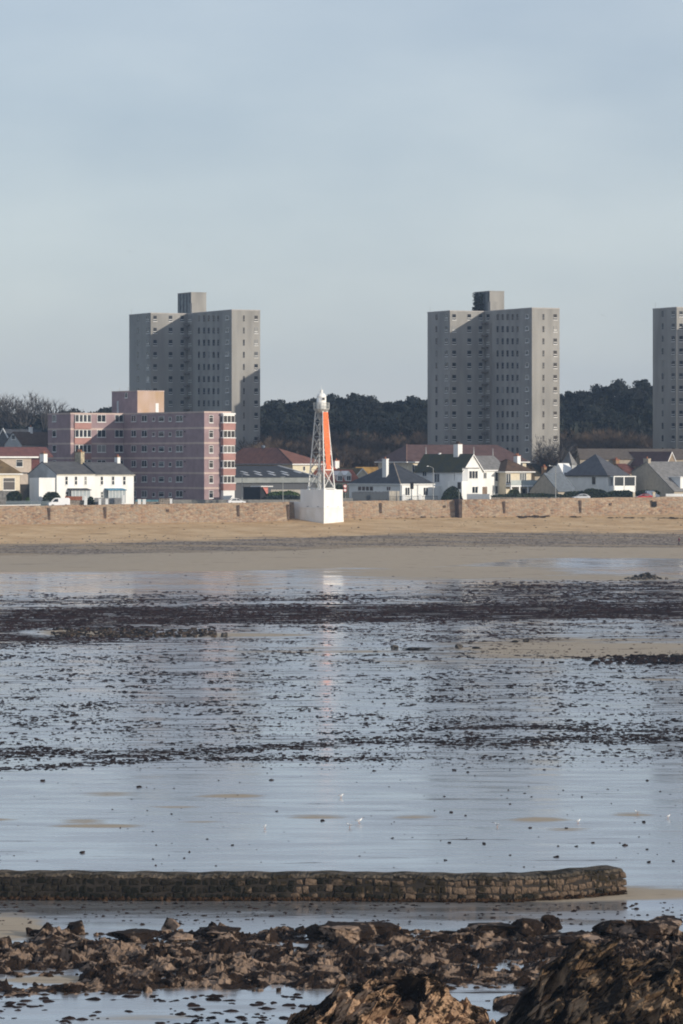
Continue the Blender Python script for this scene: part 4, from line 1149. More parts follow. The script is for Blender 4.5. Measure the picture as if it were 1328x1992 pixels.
# ------------------------------------------------------------------ lighthouse
def lighthouse():
    Y = 769.0
    X = wx(629.8, Y)
    B = Bld('lighthouse', 'white lattice steel lighthouse with orange daymark on a white block', 'lighthouse', 629.8, Y, 41, z=float(beach_z(X, Y)) - .1)
    U = B.u(666.6); V = B.v(584); zt = B.z(952.5)
    zl = B.z(988)
    B.part('base_block', MB().box(0, U, 0, V, zl, zt), WHITE)
    ft = MB(); f = .18
    ft.add([(-f, -f, -1.5), (U + f, -f, -1.5), (U + f, V + f, -1.5), (-f, V + f, -1.5), (-.05, -.05, zl - .02), (U + .05, -.05, zl - .02), (U + .05, V + .05, zl - .02), (-.05, V + .05, zl - .02)],
           [(4, 5, 6, 7), (0, 1, 5, 4), (1, 2, 6, 5), (2, 3, 7, 6), (3, 0, 4, 7)])
    B.part('base_foot', ft, mat('weathered_white_paint', (.79, .785, .76), .8, .05, .7, col2=(.72, .705, .65), stretch=(1, 1, .5), bump=.15))
    lg = MB().box(-.14, U + .14, -.14, -.02, zl - .02, zl + .14).box(-.14, -.02, -.02, V, zl - .02, zl + .14); B.part('ledge', lg, WHITE2)
    for vq in (V * .25, V * .68): B.part('drain_slot', MB().box(-.02, -.001, vq - .35, vq + .35, zl + .2, zl + .32), mat('grey_slot', (.2, .2, .2), .9))
    for uq in (U * .2, U * .75): B.part('drain_slot', MB().box(uq - .25, uq + .25, -.02, -.001, zl + .2, zl + .3), mat('grey_slot', (.2, .2, .2)))
    B.part('rear_wall', MB().box(.6, 1.4, V + .2, B.v(560, .6), -1, B.z(976, .6, V + 1)), WHITE2)
    # legs
    e0 = .45; ur = B.u(650.6, e0); vl = B.v(599.5, e0)
    foot = [(e0, e0), (ur, e0), (ur, vl), (e0, vl)]
    cu, cv = (e0 + ur) / 2, (e0 + vl) / 2
    k = .43; ztop = B.z(797, cu, cv)
    def pt(i, z):
        t = (z - zt) / (ztop - zt); q = 1 + (k - 1) * t
        return Vector((cu + (foot[i][0] - cu) * q, cv + (foot[i][1] - cv) * q, z))
    for i in range(4):
        leg = B.part('leg', MB().tube(pt(i, zt), pt(i, ztop), .14, .11, 4), LWHITE)
        p = pt(i, zt); B.part('foot_plate', MB().box(p.x - .28, p.x + .28, p.y - .28, p.y + .28, zt, zt + .12), LWHITE, leg)
    lev = [zt + .25] + [B.z(y, cu, cv) for y in (914, 880, 849.6, 820.5)] + [ztop - .1]
    for j in range(6):
        for i in range(4):
            a, b = pt(i, lev[j]), pt((i + 1) % 4, lev[j])
            r = .13 if j in (0, 1) and i == 0 else .075
            B.part('girt', MB().tube(a, b, r, r, 4), LWHITE if j < 2 else GALV)
            if j < 5:
                a2, b2 = pt(i, lev[j + 1]), pt((i + 1) % 4, lev[j + 1])
                m_ = LWHITE if i == 0 else GALV
                B.part('brace', MB().tube(a, b2, .075, .075, 4), m_); B.part('brace', MB().tube(b, a2, .075, .075, 4), m_)
                n_ = 5
                # gusset plates and small lacing along each leg
                for q in range(1, n_):
                    z = lev[j] + (lev[j + 1] - lev[j]) * q / n_
                    c = pt(i, z); d = (pt((i + 1) % 4, z) - c).normalized()
                    B.part('lug', MB().tube(c + d * .05, c + d * .42, .05, .05, 4), LWHITE if i == 0 else GALV)
    # ladder with hoops up the inside
    la = MB(); lp = lambda z, o: (pt(0, z) * .55 + pt(3, z) * .45) + Vector((.35, o, 0))
    for o in (-.22, .22): la.tube(lp(zt, o), lp(ztop, o), .04, .04, 4)
    z = zt + .3
    while z < ztop: la.tube(lp(z, -.22), lp(z, .22), .025, .025, 4, cap=False); z += .33
    z = zt + 2.2
    while z < ztop:
        for a in range(6):
            t0, t1 = math.pi * a / 6, math.pi * (a + 1) / 6
            c = Vector(lp(z, 0)); la.tube(c + Vector((.7 * math.sin(t0), .35 * math.cos(t0), 0)), c + Vector((.7 * math.sin(t1), .35 * math.cos(t1), 0)), .025, .025, 3, cap=False)
        z += .9
    B.part('ladder', la, GALV)
    cc = Vector((cu, cv, 0)); B.part('cable_duct', MB().tube((cu - .2, cv + .1, zt), (cu - .2, cv + .1, ztop), .14, .1, 6), GALV)
    # orange daymark of boards on the sunny face
    za, zb = B.z(913, cu, e0), B.z(801.5, cu, cv)
    n = 14
    for j in range(n):
        z0 = za + (zb - za) * j / n; z1 = za + (zb - za) * (j + 1) / n - .05
        p = MB(); vs = []
        for z in (z0, z1):
            t = (z - za) / (zb - za)
            L_, R_ = pt(0, z), pt(1, z)
            w0 = .30 + (0.0 - .30) * max(0, (t - .0)) ** 1.0 * 1.0; w1 = .72 + (1.0 - .72) * t
            w0 = max(w0 * (1 - t * .9), .02); 
            a = L_.lerp(R_, w0); b = L_.lerp(R_, w1)
            vs += [a + Vector((0, -.20, 0)), b + Vector((0, -.20, 0)), a + Vector((0, -.14, 0)), b + Vector((0, -.14, 0))]
        p.add(vs, [(0, 1, 5, 4), (2, 6, 7, 3), (0, 4, 6, 2), (1, 3, 7, 5), (4, 5, 7, 6), (0, 2, 3, 1)])
        B.part('daymark_board', p, ORANGE)
    # gallery, lantern
    C = (cu, cv)
    px1 = F / (Y + cu * B.s + cv * B.c)
    rg = 15.8 / px1; rl = 9.4 / px1
    zg = B.z(796, cu, cv); zr = B.z(783.5, cu, cv)
    B.part('gallery_floor', MB().lathe([(rl * 1.0, zg - .85), (rg * .98, zg - .02), (rg, zg), (rg, zg + .12), (rl, zg + .12)], 16, C), GALV)
    rail = MB()
    for q in range(16):
        t = 2 * math.pi * q / 16; t2 = 2 * math.pi * (q + 1) / 16
        a = Vector((cu + rg * .97 * math.cos(t), cv + rg * .97 * math.sin(t), 0)); b = Vector((cu + rg * .97 * math.cos(t2), cv + rg * .97 * math.sin(t2), 0))
        rail.tube(a + Vector((0, 0, zg + .1)), a + Vector((0, 0, zr)), .045, .045, 4)
        for h in (0, .5): rail.tube(a + Vector((0, 0, zr - h * (zr - zg))), b + Vector((0, 0, zr - h * (zr - zg))), .045, .045, 4)
    B.part('railing', rail, GALV)
    zc = B.z(773.5, cu, cv); zd = B.z(763.5, cu, cv); ze = B.z(758.5, cu, cv)
    lan = B.part('lantern_house', MB().lathe([(rl, zg + .05), (rl, zc)], 20, C), LWHITE, None)
    lan.data.polygons.foreach_set('use_smooth', [len(p.vertices) == 4 for p in lan.data.polygons])
    prof = [(rl * math.cos(a) * 1.0, zc + (zd - zc) * math.sin(a)) for a in np.linspace(0, 1.25, 7)]
    dome = B.part('dome', MB().lathe(prof, 20, C), LWHITE)
    dome.data.polygons.foreach_set('use_smooth', [len(p.vertices) == 4 for p in dome.data.polygons])
    B.part('vent_cap', MB().lathe([(.34, zd - .15), (.34, ze - .12), (.40, ze - .12), (.36, ze)], 12, C), LWHITE)
    B.part('finial', MB().tube((cu, cv, ze), (cu, cv, ze + .9), .05, .02, 5), LWHITE)
    an = math.atan2(-.93, .37) - B.a   # the lamp window looks out to sea, a little to the right
    d = Vector((math.cos(an), math.sin(an), 0)); s_ = Vector((-d.y, d.x, 0))
    c = Vector((cu, cv, B.z(776, cu, cv))) + d * (rl + .01)
    q = MB()
    for (a0, a1, b0, b1, mi, o) in ((-.40, .40, -.36, .36, 0, .04), (-.31, .31, -.27, .27, 1, .07)):
        vs = [c + s_ * a + Vector((0, 0, b)) + d * oo for oo in (-.15, o) for (a, b) in ((a0, b0), (a1, b0), (a1, b1), (a0, b1))]
        q.add(vs, [(4, 5, 6, 7), (0, 1, 5, 4), (1, 2, 6, 5), (2, 3, 7, 6), (3, 0, 4, 7)], mi)
    q.build('lamp_window', [LWHITE, BLACK], B.o)
lighthouse()

# ------------------------------------------------------------------ vehicles
def vehicle(name, label, cat, px, Y, flip, prof, glass, wheels, width, paint, handle=True):
    """side profile facing +x, pushed across the width; flip turns the nose the other way"""
    X = wx(px, Y); z = float(land_z(X, Y)) + .05
    t = thing(name, label, cat, (X, Y, z), (math.pi if flip else 0) + .245)
    w = width / 2
    n = len(prof); vs = []
    for s, ins in ((-1, .0), (1, .0)):
        for (x, zz) in prof:
            tuck = .16 * max(0, (zz - .9) / .6)
            vs.append((x, s * (w - tuck), zz))
    fs = [(i, (i + 1) % n, n + (i + 1) % n, n + i) for i in range(n)] + [tuple(range(n - 1, -1, -1)), tuple(range(n, 2 * n))]
    body = MB().add(vs, fs).build('body', paint, t)
    bev = body.modifiers.new('round', 'BEVEL'); bev.width = .05; bev.segments = 2; bev.limit_method = 'ANGLE'
    for gl in glass:
        for s in (-1, 1):
            q = MB(); vs = [(x, s * (w - .16 * max(0, (zz - .9) / .6) + o), zz) for o in (-.02, .012) for x, zz in gl]; m = len(gl)
            q.add(vs, [tuple(range(m, 2 * m))[::(-1 if s < 0 else 1)]] + [(i, (i + 1) % m, m + (i + 1) % m, m + i) for i in range(m)])
            q.build('side_window', GLASS, t)
    # windscreen and rear window: panes on the two sloping ends of the cabin
    for (p, q_) in ((max(glass, key=lambda g: g[0][0]), 1), (min(glass, key=lambda g: g[0][0]), -1)):
        pass
    for x, r in wheels:
        for s in (-1, 1):
            wh = MB().tube((x, s * (w - .18), r), (x, s * (w + .01), r), r, r, 14).build('wheel', RUBBER, t)
            MB().tube((x, s * (w - .1), r), (x, s * (w + .03), r), r * .6, r * .55, 10).build('rim', GALV, wh)
    xs = [p[0] for p in prof]
    for s in (-1, 1):
        MB().box(max(xs) - .12, max(xs) - .02, s * (w - .42), s * (w - .12), .62, .8).build('headlight', TRIM, t)
        MB().box(min(xs) - .012, min(xs) + .08, s * (w - .3), s * (w - .1), .75, 1.0).build('tail_light', mat('red_lens', (.35, .02, .02), .3), t)
    return t, w
t, w = vehicle('parked_van', 'white van parked on the road above the wall before the white terrace', 'van', 114, 770.5, True,
        [(-2.3, .35), (2.3, .35), (2.32, .95), (1.75, 1.15), (.95, 1.95), (.6, 2.05), (-2.1, 2.05), (-2.3, 1.8)],
        [[(.25, 1.2), (1.5, 1.2), (.95, 1.8), (.25, 1.85)]], [(1.45, .34), (-1.4, .34)], 1.85, CARW)
q = MB(); q.add([(1.74, -.75, 1.18), (1.74, .75, 1.18), (1.0, .66, 1.92), (1.0, -.66, 1.92), (1.70, -.75, 1.14), (1.70, .75, 1.14), (.96, .66, 1.88), (.96, -.66, 1.88)], [(0, 1, 2, 3), (7, 6, 5, 4), (0, 4, 5, 1), (2, 6, 7, 3), (1, 5, 6, 2), (3, 7, 4, 0)])
q.build('windscreen', GLASS, t)
HATCH = [(-1.9, .3), (1.9, .3), (1.95, .75), (1.1, .95), (.35, 1.42), (-.2, 1.5), (-.9, 1.46), (-1.6, 1.05), (-1.9, .9)]
HG = [[(.05, .98), (.95, .98), (.3, 1.36), (.05, 1.4)], [(-.05, .98), (-.05, 1.41), (-.8, 1.38), (-1.25, 1.05), (-1.2, .98)]]
def screens(t, a, b, w1, w2):
    q = MB(); (x0, z0), (x1, z1) = a, b; dx, dz = (z1 - z0), -(x1 - x0); L_ = math.hypot(dx, dz); dx, dz = dx / L_ * .015, dz / L_ * .015
    if dz < 0: dx, dz = -dx, -dz
    vs = [(x0 + dx * o, y * w1, z0 + dz * o) for o in (1, -2) for y in (-1, 1)] + [(x1 + dx * o, y * w2, z1 + dz * o) for o in (1, -2) for y in (-1, 1)]
    q.add(vs, [(0, 1, 5, 4), (2, 6, 7, 3), (0, 2, 3, 1), (4, 5, 7, 6), (0, 4, 6, 2), (1, 3, 7, 5)])
    q.build('windscreen', GLASS, t)
t, w = vehicle('parked_car', 'silver white hatchback parked above the wall in front of the hedge', 'car', 1130, 798, True, HATCH, HG, [(1.25, .31), (-1.2, .31)], 1.7, CARS)
screens(t, (1.02, 1.0), (.42, 1.37), .68, .6); screens(t, (-1.5, 1.12), (-.98, 1.42), .66, .6)
t, w = vehicle('parked_car', 'white and dark small car parked above the wall left of the lighthouse', 'car', 459, 779.5, False, HATCH, HG, [(1.25, .31), (-1.2, .31)], 1.7, CARW)
screens(t, (1.02, 1.0), (.42, 1.37), .68, .6); screens(t, (-1.5, 1.12), (-.98, 1.42), .66, .6)
t, w = vehicle('parked_car', 'red car mostly hidden by the wall near the right edge', 'car', 1252, 800, True, [(x * .95, z * .88) for x, z in HATCH], [[(x * .95, z * .88) for x, z in g] for g in HG], [(1.2, .28), (-1.15, .28)], 1.65, mat('red_car_paint', (.4, .03, .03), .3))
t, w = vehicle('parked_van', 'blue grey van behind the hedge post near the right edge', 'van', 1264, 805, False,
        [(-1.0, .35), (2.0, .35), (2.02, .95), (1.45, 1.15), (.85, 1.85), (.6, 1.95), (-.9, 1.95), (-1.0, 1.8)],
        [[(.25, 1.2), (1.3, 1.2), (.85, 1.75), (.25, 1.8)]], [(1.2, .32), (-.4, .32)], 1.8, mat('blue_grey_paint', (.16, .2, .27), .3))

# ------------------------------------------------------------------ street furniture, garden walls, fences
def lamp_post(label, px, Y, ytop, arm=0.0, group='street lamps along the sea front'):
    X = wx(px, Y); z = float(land_z(X, Y)); h = wz(ytop, Y) - z
    t = thing('street_lamp', label, 'street lamp', (X, Y, z), 0, group)
    MB().tube((0, 0, 0), (0, 0, 1.2), .13, .12, 8).build('base', METALG, t)
    MB().tube((0, 0, 1.2), (0, 0, h - .4), .085, .06, 8).build('pole', METALG, t)
    if arm:
        a = MB(); pp = [Vector((arm * q, 0, h - .4 + .4 * math.sin(q * 1.5))) for q in np.linspace(0, 1, 6)]
        for i in range(5): a.tube(pp[i], pp[i + 1], .05, .05, 6)
        a.build('arm', METALG, t)
        s = 1 if arm > 0 else -1
        MB().lathe([(.05, h - .12), (.22, h - .06), (.2, h + .08), (.05, h + .14)], 10, (arm + s * .25, 0)).build('lamp_head', mat('pale_lamp_head', (.55, .57, .56), .4), t)
    else:
        MB().tube((-.5, 0, h - .35), (.5, 0, h - .3), .07, .07, 6).build('lamp_head', METALG, t)
lamp_post('plain grey lamp post before the dark hut right of the pink flats', 470.6, 785, 918)
lamp_post('slimmer grey lamp post just left of the lighthouse block', 550, 786, 925)
lamp_post('tall lamp post with curved arm before the white pyramid roofed bungalow', 842.5, 790, 907, -1.0)
lamp_post('tall lamp post with curved arm left of the slate pyramid house', 1080.5, 796, 906, -1.1)

def traffic_light(label, px, Y):
    X = wx(px, Y); z = float(land_z(X, Y)); t = thing('traffic_light', label, 'traffic light', (X, Y, z), 0, 'traffic lights at the crossing')
    h = wz(938.5, Y) - z
    MB().tube((0, 0, 0), (0, 0, h), .06, .06, 8).build('pole', METALG, t)
    hd = MB().box(-.38, .38, -.06, -.02, h - 1.45, h + .05).box(-.2, .2, -.3, -.06, h - 1.35, h - .05).build('signal_head', BLACK, t)
    for k in range(3):
        MB().tube((0, -.42, h - .28 - .42 * k), (0, -.30, h - .28 - .42 * k), .13, .12, 10).build('lens_hood', BLACK, hd)
traffic_light('black traffic light in front of the white pyramid roofed bungalow', 801, 788)
traffic_light('black traffic light in front of the white flat wing and bush', 893, 790)
X = wx(671, 782); z = float(land_z(X, 782))
t = thing('road_sign', 'pole with two round red and white signs right of the lighthouse', 'road sign', (X, 782, z))
MB().tube((0, 0, 0), (0, 0, wz(942, 782) - z), .05, .05, 6).build('pole', METALG, t)
for y in (946, 953.5):
    h = wz(y, 782) - z
    p = MB().tube((0, -.06, h), (0, -.09, h), .40, .40, 16).build('sign_plate', mat('red_sign', (.5, .05, .05), .5), t)
    MB().tube((0, -.091, h), (0, -.096, h), .28, .28, 16).build('sign_face', WHITE, p)

def low_wall(name, label, cat, xa, xb, Y, ytop, m, th=.35, cap=None, group=None):
    XA, XB = wx(xa, Y), wx(xb, Y); z = float(min(land_z(XA, Y), land_z(XB, Y))) - .3
    t = thing(name, label, cat, (XA, Y, z), 0, group); h = wz(ytop, Y) - z
    MB().box(0, XB - XA, 0, th, 0, h).build('wall', m, t)
    if cap: MB().box(-.05, XB - XA + .05, -.06, th + .06, h, h + .12).build('coping', cap, t)
    return t
low_wall('garden_wall', 'grey rubble garden wall before the left terraced house', 'wall', 135, 163, 780, 973, STONEW)
low_wall('planter', 'red brick planter before the left terraced house', 'planter', 126, 159, 782, 965.5, BRICKR, .9)
low_wall('garden_wall', 'grey garden wall before the right terraced porch', 'wall', 183, 236, 781.5, 968.5, mat('grey_wall', (.24, .24, .24), .9, .1))
low_wall('garden_wall', 'low stone wall right of the white terrace', 'wall', 262, 310, 782, 976, STONEW)
low_wall('garden_wall', 'taller rubble stone wall beside a white gatepost before the pink flats', 'wall', 309.5, 330, 782, 969.5, STONEW, .6)
low_wall('garden_wall', 'long low grey concrete wall before the pink flats and dark hut', 'wall', 336, 584, 792, 972, mat('concrete_wall', (.25, .24, .22), .9, .1))
low_wall('garden_wall', 'low grey wall right of the lighthouse', 'wall', 667, 686, 792, 969, mat('concrete_wall', (.25, .24, .22)))
low_wall('garden_wall', 'blue grey rendered wall below the white bay windows', 'wall', 908, 952, 794, 961, mat('blue_grey_wall', (.27, .29, .32), .85, .05))
low_wall('garden_wall', 'low stone wall beneath the long green hedge', 'wall', 955, 1110, 797, 967.5, STONEW)
low_wall('garden_wall', 'white low garden wall at the right edge', 'wall', 1295, 1360, 804, 960.5, WHITE)
low_wall('garden_wall', 'green blue railing wall right of the white terrace', 'wall', 263, 308, 786, 972, mat('teal_rail', (.10, .22, .26), .6), .08)
posts = [(166.5, 964.5, 5, 'white gatepost at the right end of the rubble garden wall'), (194, 970, 4.5, 'left white gatepost of the pair before the right terraced porch'), (207.5, 970, 5, 'right white gatepost of the pair before the right terraced porch'),
         (240, 963, 4.5, 'tall white gatepost at the right terraced porch corner'), (271, 971, 6, 'left white gatepost of the pair right of the white terrace'), (280.3, 971, 6, 'right white gatepost of the pair right of the white terrace'),
         (332.5, 970, 4.5, 'white gatepost at the end of the tall rubble wall'), (1233, 958, 4, 'cream gatepost standing in the dark hedge gap'), (1272, 957, 4.5, 'cream gatepost right of the blue grey van')]
for px, yt, w, lab in posts:
    Y = 779.5 if px < 600 else 803
    X = wx(px, Y); z = float(land_z(X, Y)) - .1; h = wz(yt, Y) - z; hw = w / 2 * Y / F
    t = thing('gatepost', lab, 'gatepost', (X, Y, z), 0, 'gateposts along the sea front')
    MB().box(-hw, hw, -hw, hw, 0, h - .1).build('post', WHITE if px < 600 else CREAM, t); MB().box(-hw - .05, hw + .05, -hw - .05, hw + .05, h - .1, h).build('post_cap', WHITE if px < 600 else CREAM, t)
# paling fence, far left
Y = 778; X0, X1 = wx(12, Y), wx(96, Y); z = float(land_z(X0, Y)); t = thing('paling_fence', 'weathered grey paling fence before the dark hedge at far left', 'fence', (X0, Y, z)); h = wz(974, Y) - z
pm = MB().box(-.08, .08, -.015, .015, 0, h).mesh('paling', FENCEW)
x = 0
while x < X1 - X0:
    o = link('paling', pm, t, (x, -.03, 0)); o.scale = (1, 1, random.uniform(.95, 1.03)); x += .22
MB().box(0, X1 - X0, 0, .05, h * .3, h * .38).box(0, X1 - X0, 0, .05, h * .72, h * .8).build('rail', FENCED, t)
# dark timber fence between bungalow and terrace
Y = 787; X0, X1 = wx(39, Y), wx(75, Y); z = float(land_z(X0, Y)); t = thing('timber_fence', 'dark timber fence between the bungalow and the white terrace', 'fence', (X0, Y, z)); h = wz(942, Y) - z
nb = 16; bm_ = MB().box(0, (X1 - X0) / nb - .02, 0, .04, 0, h).mesh('board', FENCED)
for k in range(nb): link('board', bm_, t, ((X1 - X0) * k / nb, (k % 2) * .02, 0))
# grey board fence right of the lighthouse
Y = 795; X0, X1 = wx(684, Y), wx(756, Y); z = float(land_z(X0, Y)); t = thing('board_fence', 'blue grey board fence right of the lighthouse before the dark pyramid roof', 'fence', (X0, Y, z)); h = wz(956.5, Y) - z
nb = 26; bm_ = MB().box(0, (X1 - X0) / nb - .02, 0, .04, 0, h).mesh('board', FENCEG)
for k in range(nb):
    o = link('board', bm_, t, ((X1 - X0) * k / nb, (k % 2) * .02, 0)); o.scale = (1, 1, 1 + random.uniform(-.02, .02))
low_wall('garden_screen', 'cream screen wall at the end of the grey board fence', 'wall', 757, 777, 796, 955, mat('cream_screen', (.55, .5, .42), .8))
# dark railings before the bungalow
Y = 793; X0, X1 = wx(757, Y), wx(852, Y); z = float(land_z(X0, Y)); t = thing('railing', 'black garden railing before the white bungalow with white piers', 'railing', (X0, Y, z)); h = wz(965.5, Y) - z
pm = MB().box(-.04, .04, -.02, .02, 0, h).mesh('baluster', BLACK); x = 0
while x < X1 - X0: link('baluster', pm, t, (x, 0, 0)); x += .28
MB().box(0, X1 - X0, -.03, .03, h, h + .07).build('rail', BLACK, t)
for px in (785, 817):
    xx = wx(px, Y) - X0; MB().box(xx - .28, xx + .28, -.3, .3, 0, h + .45).build('pier', WHITE2, t)
# dark hut and pink kiosk
B = Bld('hut', 'black timber hut with sloping roof left of the lighthouse', 'hut', 506, 799, 41)
U = B.u(518.5, 0); V = B.v(473); e = B.z(968); 
tt = B.z(948.5); HUTM = mat('black_boards', (.018, .018, .02), .9, .2, 3)
B.part('wall', MB().side_prism([(0, -.5), (U, -.5), (U, B.z(965)), (.4, tt), (0, tt)], 0, V), HUTM)
B.part('roof', MB().slab([(-.15, -.2, tt + .12), (-.15, V + .2, tt + .12), (.5, V + .2, tt + .12), (.5, -.2, tt + .12)], .1).slab([(.5, -.2, tt + .12), (.5, V + .2, tt + .12), (U + .2, V + .2, B.z(965) + .05), (U + .2, -.2, B.z(965) + .05)], .1), HUTM)
B = Bld('kiosk', 'small pink kiosk with flat white roof behind the black hut', 'kiosk', 506, 808, 41)
U = B.u(521); B.part('wall', MB().box(0, U, 0, 2.5, -.5, B.z(947)), mat('pink_kiosk', (.55, .20, .17), .8)); B.part('roof', MB().box(-.4, U + .9, -.7, 2.9, B.z(947), B.z(945.3)), TRIM)
low_wall('garden_screen', 'cream rail behind the green hedge left of the lighthouse', 'wall', 527, 584, 812, 952.5, mat('cream_screen', (.55, .5, .42)), .2)

def hedge(label, xa, xb, Y, ytop, m, depth=1.6, n=900, name='hedge', round_=.25, group=None):
    XA, XB = wx(xa, Y), wx(xb, Y); z = float(land_z((XA + XB) / 2, Y)) - .1; h = wz(ytop, Y) - z; L_ = XB - XA
    t = thing(name, label, name, (XA, Y, z), 0, group)
    ph = random.uniform(0, 9)
    top = lambda x: h * (1 - round_ * np.clip(np.abs(x / L_ - .5) * 2, 0, 1) ** 3 - .12 * (vnoise(x / 1.3 + ph, x * 0 + ph, 4)))
    def smp(k):
        x = rng.random(k) * L_; face = rng.random(k); u = rng.random(k)
        y = np.where(face < .5, rng.normal(0, .08, k), rng.random(k) * depth)
        zz = np.where(face < .5, u * top(x), top(x) + rng.normal(0, .06, k))
        return np.stack([x, y, zz], -1)
    link('foliage', np_mesh('foliage', *leaf_cloud(n, smp, .22), m), t)
    c = MB(); xs_ = np.linspace(.1, L_ - .1, 12)
    for i in range(11):
        hh = float(min(top(xs_[i]), top(xs_[i + 1]))) - .08
        c.box(xs_[i], xs_[i + 1] - .002, .1, depth - .1, 0, hh)
    c.build('branches', m, t)
hedge('dark bush hedge before the cream bungalow at far left', 12, 42, 779.3, 954, HEDGE, 1.0)
hedge('dark rounded bush before the terrace side extension', 80, 121, 780, 957, HEDGE, round_=.7)
hedge('small bright green bush above the paling fence', 47.5, 59, 780, 968, HEDGEL, .8, 150, 'bush', .8)
hedge('small dark bush right of the rubble garden wall', 168, 184, 781, 967, HEDGE, .9, 200, 'bush', .8)
hedge('green hedge behind the black hut left of the lighthouse', 519, 584, 803, 955, HEDGEL)
hedge('dark low hedge beneath the green hedge left of the lighthouse', 514, 584, 799, 963, mat('bluish_hedge', (.03, .045, .045), .8, .2, 2))
hedge('dark bush before the white flat wing of the gabled house', 858, 901, 796, 947, HEDGE, 2.2, 1100, 'bush', .9)
hedge('long clipped hedge below the balcony house', 955, 1100, 799, 960, HEDGE)
hedge('dark hedge below the slate pyramid house, taller part', 1128, 1186, 803, 951, HEDGE, 2, 1000, 'hedge', .5)
hedge('dark hedge left of the taller hedge', 1097, 1140, 804, 955, HEDGE, 1.5, 500)
hedge('dark hedge below the slate pyramid porch', 1180, 1234, 805, 954, HEDGE)
hedge('dark hedge between gateposts near the right edge', 1236, 1284, 807, 953, HEDGE, 1.5, 500)
hedge('dark shrub behind the road sign right of the lighthouse', 649, 672, 800, 941, HEDGE, 1.5, 500, 'bush', .5)
hedge('green shrub on the balcony house terrace', 986, 1012, 804, 951, mat('dull_green_leaf', (.05, .065, .025), .8, .2, 2), 1, 300, 'bush', .6)

# ------------------------------------------------------------------ trees
def crown_mesh(seed, h, w, lobes=46, n=4200):
    """evergreen oak: leaf sprays over many small lobes heaped into a dome"""
    r_ = np.random.default_rng(seed); c = []
    while len(c) < lobes:
        p = r_.uniform(-1, 1, 3); p[2] = r_.uniform(-.25, 1)
        d = (p[0] ** 2 + p[1] ** 2 + (p[2] if p[2] > 0 else p[2] * 2) ** 2)
        if .35 < d < 1: c.append((p[0] * w * .5, p[1] * w * .5, h * (.36 + .52 * p[2]), r_.uniform(.085, .17) * w))
    c = np.array(c)
    def smp(k):
        i = r_.integers(0, lobes, k); d = r_.normal(size=(k, 3)); d /= np.linalg.norm(d, axis=1)[:, None]; d[:, 2] = np.where(d[:, 2] < -.3, -d[:, 2], d[:, 2])
        return c[i, :3] + d * (c[i, 3] * r_.uniform(.78, 1.06, k))[:, None] * np.array([1, 1, .8])
    v, f = leaf_cloud(n, smp, .30)
    # solid twiggy hearts of the lobes so that little light passes
    vs, fs = [v], [f]; base = len(v)
    octa = np.array([(1, 0, 0), (0, 1, 0), (-1, 0, 0), (0, -1, 0), (0, 0, 1), (0, 0, -1)], float)
    tri = np.array([(0, 1, 4, 4), (1, 2, 4, 4), (2, 3, 4, 4), (3, 0, 4, 4), (1, 0, 5, 5), (2, 1, 5, 5), (3, 2, 5, 5), (0, 3, 5, 5)])
    for q in c:
        vs.append(octa * q[3] * .85 + q[:3]); fs.append(tri + base); base += 6
    V = np.concatenate(vs); Fq = np.concatenate(fs)
    me = bpy.data.meshes.new('crown')
    me.from_pydata(V.tolist(), [], [tuple(dict.fromkeys(x)) for x in Fq.tolist()])
    me.materials.append(OAK); me.update()
    return me
OAKS = [crown_mesh(40 + k, 1.0 * hh, ww) for k, (hh, ww) in enumerate(((11, 11), (12, 13), (10, 14), (13, 11), (9.5, 10)))]
OAKT = MB().tube((0, 0, -1), (0, 0, 4), .45, .3, 7).tube((0, 0, 3.4), (2.2, .6, 7), .24, .08, 5).tube((0, 0, 3), (-2, -.8, 7), .24, .08, 5).mesh('trunk', BARK)

def bare_mesh(seed, h, tw=2600):
    r = random.Random(seed); m = MB(); tips = []
    def grow(p, d, l, rad, k):
        q = p + d * l
        m.tube(p, q, rad, rad * .68, 4 if k < 3 else 3, cap=False)
        if k >= 5 or rad < .012: tips.append((q, d)); return
        if k >= 3: tips.append((q, d))
        for _ in range(3 if k < 4 else 2):
            dd = (d + Vector((r.uniform(-1, 1), r.uniform(-1, 1), r.uniform(-.25, .8))) * .62).normalized()
            grow(q, dd, l * r.uniform(.62, .86), rad * .62, k + 1)
    for _ in range(3):
        grow(Vector((r.uniform(-.3, .3), r.uniform(-.3, .3), 0)), Vector((r.uniform(-.3, .3), r.uniform(-.3, .3), 1)).normalized(), h * .24, h * .017, 1)
    # hair-thin twigs
    for _ in range(tw):
        q, d = r.choice(tips)
        dd = (d + Vector((r.uniform(-1, 1), r.uniform(-1, 1), r.uniform(-.5, 1))) * .8).normalized(); l = r.uniform(.4, 1.3)
        s = dd.orthogonal().normalized() * .022
        m.add([q - s, q + s, q + dd * l], [(0, 1, 2)])
    return m
BARES = []
for k in range(5):
    mb = bare_mesh(90 + k, 11.0 + k % 3)
    BARES.append(mb.mesh('branches', TWIG))
BAREG = [bare_mesh(120 + k, 13.0, 1500).mesh('branches', TWIGG) for k in range(2)]

